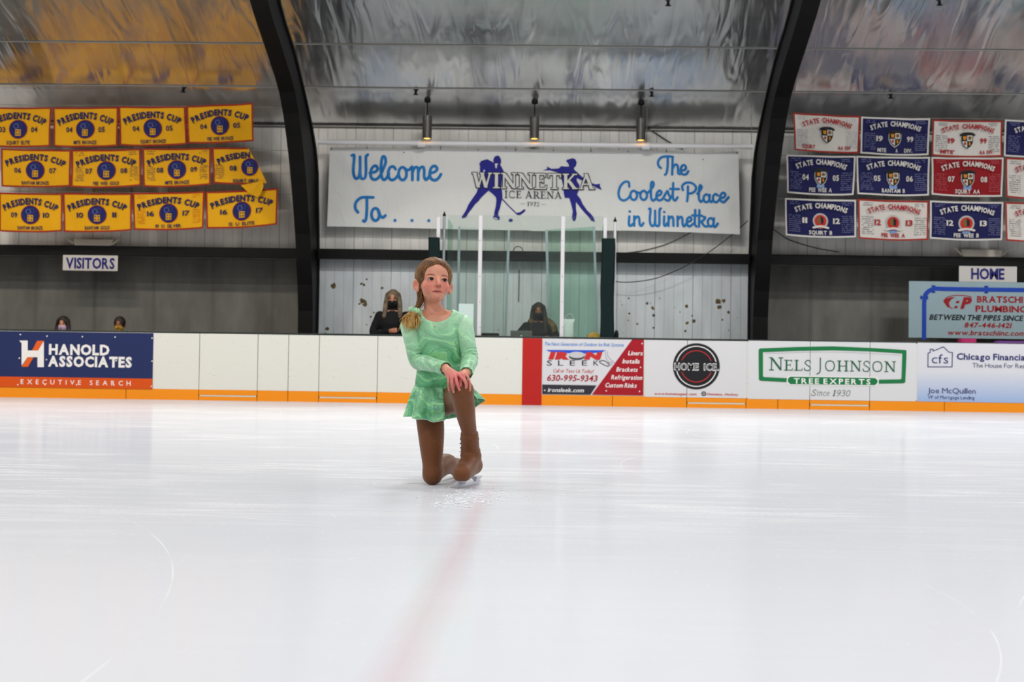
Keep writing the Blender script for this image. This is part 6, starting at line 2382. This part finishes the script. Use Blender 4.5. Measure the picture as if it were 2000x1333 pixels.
# --- dress
def swirl(name, pale_):
    g = N(name)
    co = g.coord()
    n1 = g.n('TexNoise')
    n1.inputs['Scale'].default_value = 7.0
    n1.inputs['Detail'].default_value = 1.5
    g.l(co, n1.inputs[0])
    ad = g.n('MixRGB', _blend_type='ADD')
    ad.inputs[0].default_value = 0.30
    g.l(co, ad.inputs[1])
    g.l(n1.outputs['Color'], ad.inputs[2])
    wv = g.n('TexWave', _wave_type='RINGS', _rings_direction='SPHERICAL')
    wv.inputs['Scale'].default_value = 4.2
    wv.inputs['Distortion'].default_value = 7.0
    wv.inputs['Detail'].default_value = 0.5
    wv.inputs['Detail Scale'].default_value = 1.6
    g.l(ad.outputs[0], wv.inputs[0])
    c1 = g.ramp(wv.outputs[1], [(0.0, (40, 138, 78)), (0.22, (84, 176, 100)), (0.4, (48, 152, 126)), (0.6, (104, 188, 108)), (0.78, (58, 160, 126)), (1.0, (140, 212, 140))])
    wv2 = g.n('TexWave', _wave_type='RINGS', _rings_direction='SPHERICAL')
    wv2.inputs['Scale'].default_value = 9.0
    wv2.inputs['Distortion'].default_value = 9.0
    wv2.inputs['Detail'].default_value = 0.0
    wv2.inputs['Detail Scale'].default_value = 1.9
    g.l(ad.outputs[0], wv2.inputs[0])
    c1 = g.mix(g.math('MULTIPLY', g.rng(wv2.outputs[1], 0.88, 0.98), 0.6), c1, (24, 104, 96))
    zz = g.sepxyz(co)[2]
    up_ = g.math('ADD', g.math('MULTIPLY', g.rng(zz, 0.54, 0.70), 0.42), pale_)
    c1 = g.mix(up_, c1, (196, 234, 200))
    vo = g.n('TexVoronoi')
    vo.inputs['Scale'].default_value = 48.0
    g.l(co, vo.inputs[0])
    c1 = g.mix(g.rng(vo.outputs['Distance'], 0.10, 0.07), c1, (235, 248, 240))
    g.l(c1, g.b.inputs['Base Color'])
    g.b.inputs['Roughness'].default_value = 0.38
    g.b.inputs['Specular IOR Level'].default_value = 0.4
    g.b.inputs['Sheen Weight'].default_value = 0.2
    wr_ = g.noise(g.coord((1, 1, 2.6)), 26, 3, 0.55, 1.0)
    g.l(g.bump(wr_, 0.35, 0.006), g.b.inputs['Normal'])
    return g.m


mint = swirl('mint_swirl', 0.08)
mint_k = swirl('mint_swirl_skirt', 0.13)
mint_s = swirl('mint_swirl_pale', 0.34)  # paler sleeves: printed gradient, plus light on them put into the colour

def sleeve_arm(f, s_, e_, w_, rr, stop):
    w2 = e_ + (w_ - e_) * stop
    m_ = (s_ + e_) / 2
    f.chain([s_, m_, e_, e_ + (w2 - e_) * 0.35, w2], [rr[0], (rr[0] + rr[1]) / 2, rr[1], rr[1] * 0.98, rr[2]], 0.012, 0)


DR_ = Field((P(768, 700)[0], YG - 0.30, P(850, 785)[2]), (P(945, 700)[0], YG + 0.14, P(850, 600)[2]), 0.003)
trunk(DR_, 0.006, 0.0, 0, TR[1:])
for sh_, px_ in ((SH_R, 822), (SH_L, 884)):
    DR_.cone(P(px_, 621, .006), sh_, .0345, .0385, .02, 0)
DR_.ell(P(852, 602, -.045), (.071, .088, .059), 0.004, cut=True)
DR_.build('bodice', [mint], root, 2)
for s_, e_, w_, rr in ((SH_R, EL_R, WR_R, (.0405, .0345, .0265)), (SH_L, EL_L, WR_L, (.0395, .0345, .0265))):
    pts_ = np.array([s_, e_, w_])
    SF = Field(pts_.min(0) - .06, pts_.max(0) + .06, 0.0025)
    sleeve_arm(SF, s_, e_, w_, rr, 0.93)
    for t_, k_ in ((0.72, .0028), (0.82, .003), (0.91, .0034), (1.0, .003)):
        q_ = s_ + (e_ - s_) * t_
        ax_ = (e_ - s_) / np.linalg.norm(e_ - s_)
        r_ = rr[1] + .0012
        SF.cone(q_ - ax_ * .0005, q_ + ax_ * .0005 + np.array((.002, 0, .003)), r_ + .0005, r_ + .0005, 0.001, 0, flat=(tuple(ax_), .09))
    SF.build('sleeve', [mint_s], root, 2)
pale = mat('cuff_mint', (186, 226, 200), 0.5)
for e_, w_ in ((EL_R, WR_R), (EL_L, WR_L)):
    d_ = (w_ - e_) / np.linalg.norm(w_ - e_)
    c_ = e_ + (w_ - e_) * 0.985
    ax1 = np.cross(d_, (0, 0, 1.0))
    ax1 /= np.linalg.norm(ax1)
    ax2 = np.cross(d_, ax1)
    b = MB()
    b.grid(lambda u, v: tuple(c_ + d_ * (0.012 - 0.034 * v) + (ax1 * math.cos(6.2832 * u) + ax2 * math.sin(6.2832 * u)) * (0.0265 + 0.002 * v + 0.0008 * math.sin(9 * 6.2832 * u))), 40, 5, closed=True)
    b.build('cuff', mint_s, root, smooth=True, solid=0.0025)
b = MB()
q_ = P(849.5, 636, -.066)
b.ball(q_, 0.0045, 10, 8)
b.build('neckline_gem', mat('gem', (226, 196, 170), 0.15), root, smooth=True)

# --- skirt: a flared ruffle, open where the raised thigh comes through
A0, A1 = -18.0, 289.0
SC_ = P(853, 757, .037)


def skirt(u, v):
    a = A0 + (A1 - A0) * u
    ph = R(a)
    edge = max(0.0, 1 - abs(u) * 14) + max(0.0, 1 - abs(1 - u) * 22)
    c_, s_ = math.cos(ph), math.sin(ph)
    lift = math.exp(-(((a + 10) / 34.0) ** 2)) if a < 120 else 0.0
    top = (0.0965, 0.078)
    w = v ** 0.85
    rx = top[0] + (0.028 + 0.03 * max(c_, 0) + 0.045 * lift) * w
    ry = top[1] + (0.066 if s_ < 0 else 0.07) * w
    ruf = 0.0145 * w * math.sin(8 * ph + 0.4) + 0.006 * w * math.sin(15 * ph + 1)
    drop = P(850, 757)[2] - P(850, 824)[2]
    z = SC_[2] + 0.004 - drop * v * (1 - 0.12 * abs(c_)) + lift * (0.044 + 0.04 * v) + 0.002 * v * math.sin(9 * ph)
    # the free front edge swings in under the thigh
    x = SC_[0] + (rx + ruf) * c_
    y = SC_[1] + (ry + ruf) * s_
    if u > 0.85:
        k_ = ((u - 0.85) / 0.15) ** 2
        x += 0.004 * k_ * v
    return (x, y, z)


b = MB()
b.grid(skirt, 170, 16)
b.build('skirt', mint_k, root, smooth=True, solid=0.002)
b = MB()
b.tube([skirt(i / 170, 1.0) for i in range(171)], 0.0016, 5)
b.build('hem_edge', pale, root, smooth=True)

# --- hair
hb = hair_mat('skater_hair', (84, 54, 32), (142, 100, 58), 150)
hlight = hair_mat('skater_hair_light', (116, 78, 44), (168, 122, 72), 150)
hblond = hair_mat('skater_hair_tips', (150, 106, 52), (222, 182, 110), 120)
cc = np.array((0, .013, .034))
cr_ = np.array((.0785, .0945, .0795))
HF = Field(HC - 0.13, HC + 0.13, 0.0025)
HF.ell(hl(*cc), cr_, 0, 0, HM)
HF.ell(hl(0, .06, -.03), (.062, .045, .055), .02, 0, HM)
HF.ell(hl(0.002, -.092, -.030), (.0605, .066, .110), .006, rot=HM, cut=True)
for s_ in (-1, 1):
    HF.ell(hl(s_ * .028, -.092, .012), (.034, .064, .052), .006, rot=HM, cut=True)
    HF.ell(hl(s_ * .082, -.012, -.042), (.034, .040, .046), .008, rot=HM, cut=True)
HF.build('hair', [hb], root, 2)
b = MB()
gather = np.array((-.46, .62, -.78))
gather /= np.linalg.norm(gather)
hr = np.random.default_rng(11)
for i in range(900):
    if i < 560:
        th = hr.uniform(-1.5, 1.5)
        x_, z_ = .0605 * math.sin(th), -.030 + .1085 * math.cos(th)
        if abs(z_ - .012) < .051:
            x_ = math.copysign(max(abs(x_), .028 + .034 * math.sqrt(1 - ((z_ - .012) / .052) ** 2)), x_)
        nn = 1 - ((x_ - cc[0]) / cr_[0]) ** 2 - ((z_ - cc[2]) / cr_[2]) ** 2
        y_ = cc[1] - cr_[1] * math.sqrt(max(nn, .0))
        st = np.array(((x_ - cc[0]) / cr_[0], (y_ - cc[1]) / cr_[1], (z_ - cc[2]) / cr_[2]))
    else:
        st = np.array((hr.normal(.2, .12), hr.uniform(-.45, .6), .8))
    st = st / np.linalg.norm(st) + hr.normal(0, .008, 3)
    st /= np.linalg.norm(st)
    L_ = hr.uniform(.6, 1.0)
    f_ = min(1.0, abs(st[0] - .2) / .75)
    sd_ = -1 if st[0] < .2 else 1
    way = np.array((sd_ * (.45 + .47 * f_), .28 + .1 * (1 - f_), .80 - .62 * f_))
    way /= np.linalg.norm(way)
    low = np.array((sd_ * .62, .72, -.42))
    low /= np.linalg.norm(low)
    path = spline([st, way, low, gather], 5)
    n_k = max(6, int(len(path) * L_))
    pts, rad = [], []
    off = hr.uniform(1.0, 1.016)
    for k_, d_ in enumerate(path[:n_k]):
        d_ = d_ / np.linalg.norm(d_)
        t_ = k_ / (n_k - 1)
        q_ = cc + cr_ * d_ * (off + 0.006 * math.sin(4 * t_ + i) - (0.012 if k_ == 0 else 0))
        pts.append(hl(*q_))
        rad.append(0.0013 * (0.45 + 0.55 * math.sin(math.pi * (0.12 + 0.8 * t_))))
    b.tube(pts, rad, 4, 1 if i % 6 == 0 else 0)
b.build('hair_strands', [hb, hlight], root, smooth=True)
scr_c = P(809.5, 608, -.03)
b = MB()
nape = hl(-.044, .040, -.018)
mid_ = P(820.5, 592, .0)
for i in range(130):
    o0, o1 = hr.normal(0, .0075, 3), hr.normal(0, .005, 3)
    b.tube(spline([nape + o0, mid_ + o0 * .75 + hr.normal(0, .002, 3), scr_c + o1], 5), 0.0015, 4)
PF = Field(scr_c - np.array((.06, .06, .10)), scr_c + np.array((.05, .05, .03)), 0.0025)
PF.chain([scr_c, scr_c + np.array((-.008, -.014, -.028)), scr_c + np.array((-.012, -.016, -.055)), scr_c + np.array((-.004, -.014, -.074))], [.012, .020, .0165, .004], 0, 0)
PF.chain([scr_c, scr_c + np.array((-.016, -.016, -.030)), scr_c + np.array((-.030, -.016, -.058))], [.010, .014, .004], .004, 0)
tail = PF.build('ponytail', [hblond], root, 1)
cv = np.empty(len(tail.data.vertices) * 3, np.float32)
tail.data.vertices.foreach_get('co', cv)
cv = cv.reshape(-1, 3)
cv += (0.0022 * np.sin(cv[:, :1] * 900 + cv[:, 2:] * 120) * np.array((1, -.6, 0)) + hr.normal(0, .0005, cv.shape)).astype(np.float32)
tail.data.vertices.foreach_set('co', cv.ravel())
for i in range(420):
    o1 = hr.normal(0, .0095, 3)
    ang = hr.uniform(-1, 1)
    ln = hr.uniform(.4, 1.05)
    tip = scr_c + np.array((-.014 + .026 * ang, -.014 + hr.normal(0, .014), -.074)) * ln
    m2 = scr_c + np.array((-.010 + .022 * ang, -.020 + hr.normal(0, .008), -.030))
    b.tube(spline([scr_c + o1 * .35 + np.array((-.003, -.006, -.012)), m2 + o1, tip + o1 * 1.3], 4), [0.0011] * 8 + [0.0004], 4, 1)
b.build('ponytail_strands', [hb, hblond], root, smooth=True)
b = MB()
axis_ = np.array((-.35, -.2, -.9))
axis_ /= np.linalg.norm(axis_)
e1 = np.cross(axis_, (0, 1, 0))
e1 /= np.linalg.norm(e1)
e2 = np.cross(axis_, e1)


def scrun(u, v):
    a, w = 2 * math.pi * u, 2 * math.pi * v
    r_ = 0.0115 * (1 + 0.24 * math.sin(7 * a + 2 * math.sin(w)) + 0.06 * math.sin(13 * a))
    R0 = 0.0135
    c_ = e1 * math.cos(a) + e2 * math.sin(a)
    return tuple(scr_c + c_ * (R0 + r_ * math.cos(w)) + axis_ * r_ * 1.15 * math.sin(w))


b.grid(scrun, 110, 18)
b.build('scrunchie', mint, root, smooth=True)

# --- face parts
white_eye = mat('eye_white', (172, 162, 158), 0.25)
iris = mat('iris_dark', (30, 24, 28), 0.12, spec=0.25)
lash = mat('lash', (48, 30, 24), 0.6)
brow = mat('brow', (128, 84, 60), 0.7)
for s_ in (-1, 1):
    c = np.array(EYE_C[s_])
    b = MB()
    b.ball(hl(*c), 0.0130, 20, 14)
    eo = b.build('eye', white_eye, root, smooth=True)
    dv = np.array((.12, -1, .05))
    dv /= np.linalg.norm(dv)
    b = MB()
    b.ball(hl(*(c + dv * .0058)), 0.0092, 16, 12)
    b.build('iris', iris, eo, smooth=True)
    b = MB()
    lid = [hl(c[0] + .0146 * w, c[1] - .0142 + .0076 * w * w, c[2] + .0066 * (1 - w * w) - .0003 - .0012 * w * w) for w in np.linspace(-1, 1, 9)]
    b.tube(lid, [.0005, .001, .0013, .0015, .0015, .0015, .0013, .001, .0005], 6)
    b.build('eyelash', lash, root, smooth=True)
    b = MB()
    bw = [proj(s_ * (.012 + .036 * w), .0185 + .0052 * math.sin(w * 2.3) - .002 * w, .0002) for w in np.linspace(0, 1, 8)]
    b.tube(bw, [.0012, .0020, .0023, .0023, .0020, .0017, .0012, .0006], 6)
    b.build('eyebrow', brow, root, smooth=True)
    b = MB()
    b.ball(proj(s_ * .0056, -.0302, -.0006), (.0028, .0026, .0020), 10, 8)
    b.build('nostril', mat('nostril', (96, 34, 30), 0.7), root, smooth=True)
yl = lambda x, z: float((HM.T @ (proj(x, z) - HC))[1])
LF = Field((-.034, -.115, -.07), (.034, -.055, -.035), 0.0009)
LF.chain([(x, yl(x, z) + .0012, z) for x, z in ((-.0225, -.0538), (-.010, -.0502), (0, -.0510), (.010, -.0502), (.0225, -.0538))], [.0008, .0032, .0030, .0032, .0008], .002, 0)
LF.build('upper_lip', [mat('lip_pink', (176, 84, 80), 0.45)], root, 1, move=(HM, HC))
LF = Field((-.034, -.115, -.075), (.034, -.055, -.035), 0.0009)
LF.chain([(x, yl(x, z) + .0016, z) for x, z in ((-.018, -.0560), (-.006, -.0578), (.006, -.0578), (.018, -.0560))], [.0008, .0034, .0034, .0008], .002, 0)
LF.build('lower_lip', [mat('lip_rose', (198, 112, 102), 0.45)], root, 1, move=(HM, HC))
b = MB()
b.tube(spline([proj(x, z, .0009 + .0012 * (1 - abs(x) / .0235)) for x, z in ((-.0235, -.0536), (-.011, -.0538), (0, -.0546), (.011, -.0538), (.0235, -.0536))], 4), 0.0010, 6)
b.build('mouth_line', mat('mouth_dark', (112, 36, 38), 0.6), root, smooth=True)
del SK

# --- boots (covered by the tights) and blades
steel = mat('blade_steel', (206, 206, 218), 0.3, 0.35)
bootm = tights
BF = Field((P(872, 900)[0], YG - .28, -.01), (P(958, 900)[0], YG + .08, P(900, 840)[2]), 0.0028)
BF.chain([P(917, 850, -.132), P(918, 868, -.10), P(919.5, 888, -.07), P(925, 909, -.035)], [.0375, .0385, .039, .036], .012, 0)
BF.chain([P(921, 893, -.075), P(909, 915, -.14), P(902, 924, -.185)], [.038, .038, .036], .02, 0)
BF.chain([P(925, 910, -.035), P(912, 920, -.11), P(902, 925, -.185)], [.035, .036, .036], .015, 0)
for py, px, dy in ((857, 917.5, -.12), (878, 919, -.085), (888, 919, -.075)):
    BF.ell(P(px, py, dy), (.0405, .0405, .004), .006, 0)
BF.half((0, 0, .033), (0, 0, -1))
bt = BF.build('boot', [bootm], root, 2)
b = MB()
for i in range(5):
    p_ = P(899.5 - 0.8 * (i % 2), 859 + 8 * i, -.125 + .006 * i)
    b.ball(p_, .0028, 8, 6)
b.build('boot_hook', tights, bt)


def blade(toe, heel, upv, par):
    """runner with two stanchions; toe and heel are ends of the edge, upv points to the sole"""
    toe, heel, upv = np.array(toe), np.array(heel), np.array(upv) / np.linalg.norm(upv)
    ax = (heel - toe)
    L_ = np.linalg.norm(ax)
    ax /= L_
    sd = np.cross(ax, upv)
    b = MB()
    prof = [(-.012, .012), (-.004, .003), (.02, .0006), (.5 * L_, 0), (L_ - .01, .001), (L_ + .012, .006), (L_ + .01, .016), (.5 * L_, .013), (.012, .014), (-.006, .022)]
    vs = [tuple(toe + ax * a_ + upv * h_ + sd * w_) for w_ in (-.002, .002) for a_, h_ in prof]
    n = len(prof)
    fs = [tuple(range(n - 1, -1, -1)), tuple(n + i for i in range(n))] + [(i, (i + 1) % n, n + (i + 1) % n, n + i) for i in range(n)]
    b.add(vs, fs)
    for a0, a1, t0, t1 in ((.03, .08, .015, .095), (L_ - .055, L_ - .02, L_ - .075, L_ + .0)):
        q = []
        for a_, h_, w_ in ((a0, .012, .003), (a1, .012, .003), (t1, .036, .016), (t0, .036, .016)):
            q += [(a_, h_, w_)]
        pts = [tuple(toe + ax * a_ + upv * h_ + sd * w_ * sg) for sg in (-1, 1) for a_, h_, w_ in q]
        b.add(pts, [(3, 2, 1, 0), (4, 5, 6, 7), (0, 1, 5, 4), (1, 2, 6, 5), (2, 3, 7, 6), (3, 0, 4, 7)])
    return b.build('blade', steel, par)


tp, hp = ground(894, 954.5), ground(936, 945.5)
blade((tp.x, tp.y, 0.0005), (hp.x, hp.y, 0.0005), (0, 0, 1), bt)
RB = Field((P(850, 900)[0], YG + .18, -.01), (P(940, 900)[0], YG + .56, P(900, 860)[2]), 0.003)
RB.chain([P(882, 910, .27), P(888, 911, .34), P(893, 913, .385)], [.035, .037, .037], .015, 0)
RB.chain([P(892, 913, .38), P(896, 922, .43), P(899, 929, .475)], [.036, .034, .029], .02, 0)
b2 = RB.build('boot', [bootm], root, 2)
heel_, toe_ = P(884, 897, .47), P(906, 921, .545)
blade(toe_ , heel_ , P(890, 912, .36) - P(896, 905, .5), b2)

# --- ice shavings thrown up round her
sm = mat('ice_shavings', (228, 230, 234), 0.6)
b = MB()
sr = np.random.default_rng(4)
for i in range(230):
    if i < 170:
        px, py = sr.normal(905, 34), sr.normal(976, 9)
    elif i < 330:
        px, py = sr.normal(950, 45), sr.normal(964, 6)
    else:
        px, py = sr.uniform(300, 1900), sr.uniform(900, 1120)
    q = ground(px, max(py, 955 if 880 < px < 945 else 800))
    r_ = sr.uniform(.0015, .0038) * (1.4 if i < 170 else 1)
    b.ball((q.x, q.y, r_ * .35), (r_ * 1.3, r_, r_ * .8), 6, 4)
tag(b.build('ice_shavings', sm, smooth=True), 'loose white ice shavings scattered on the rink round the skater', 'snow', kind='stuff')
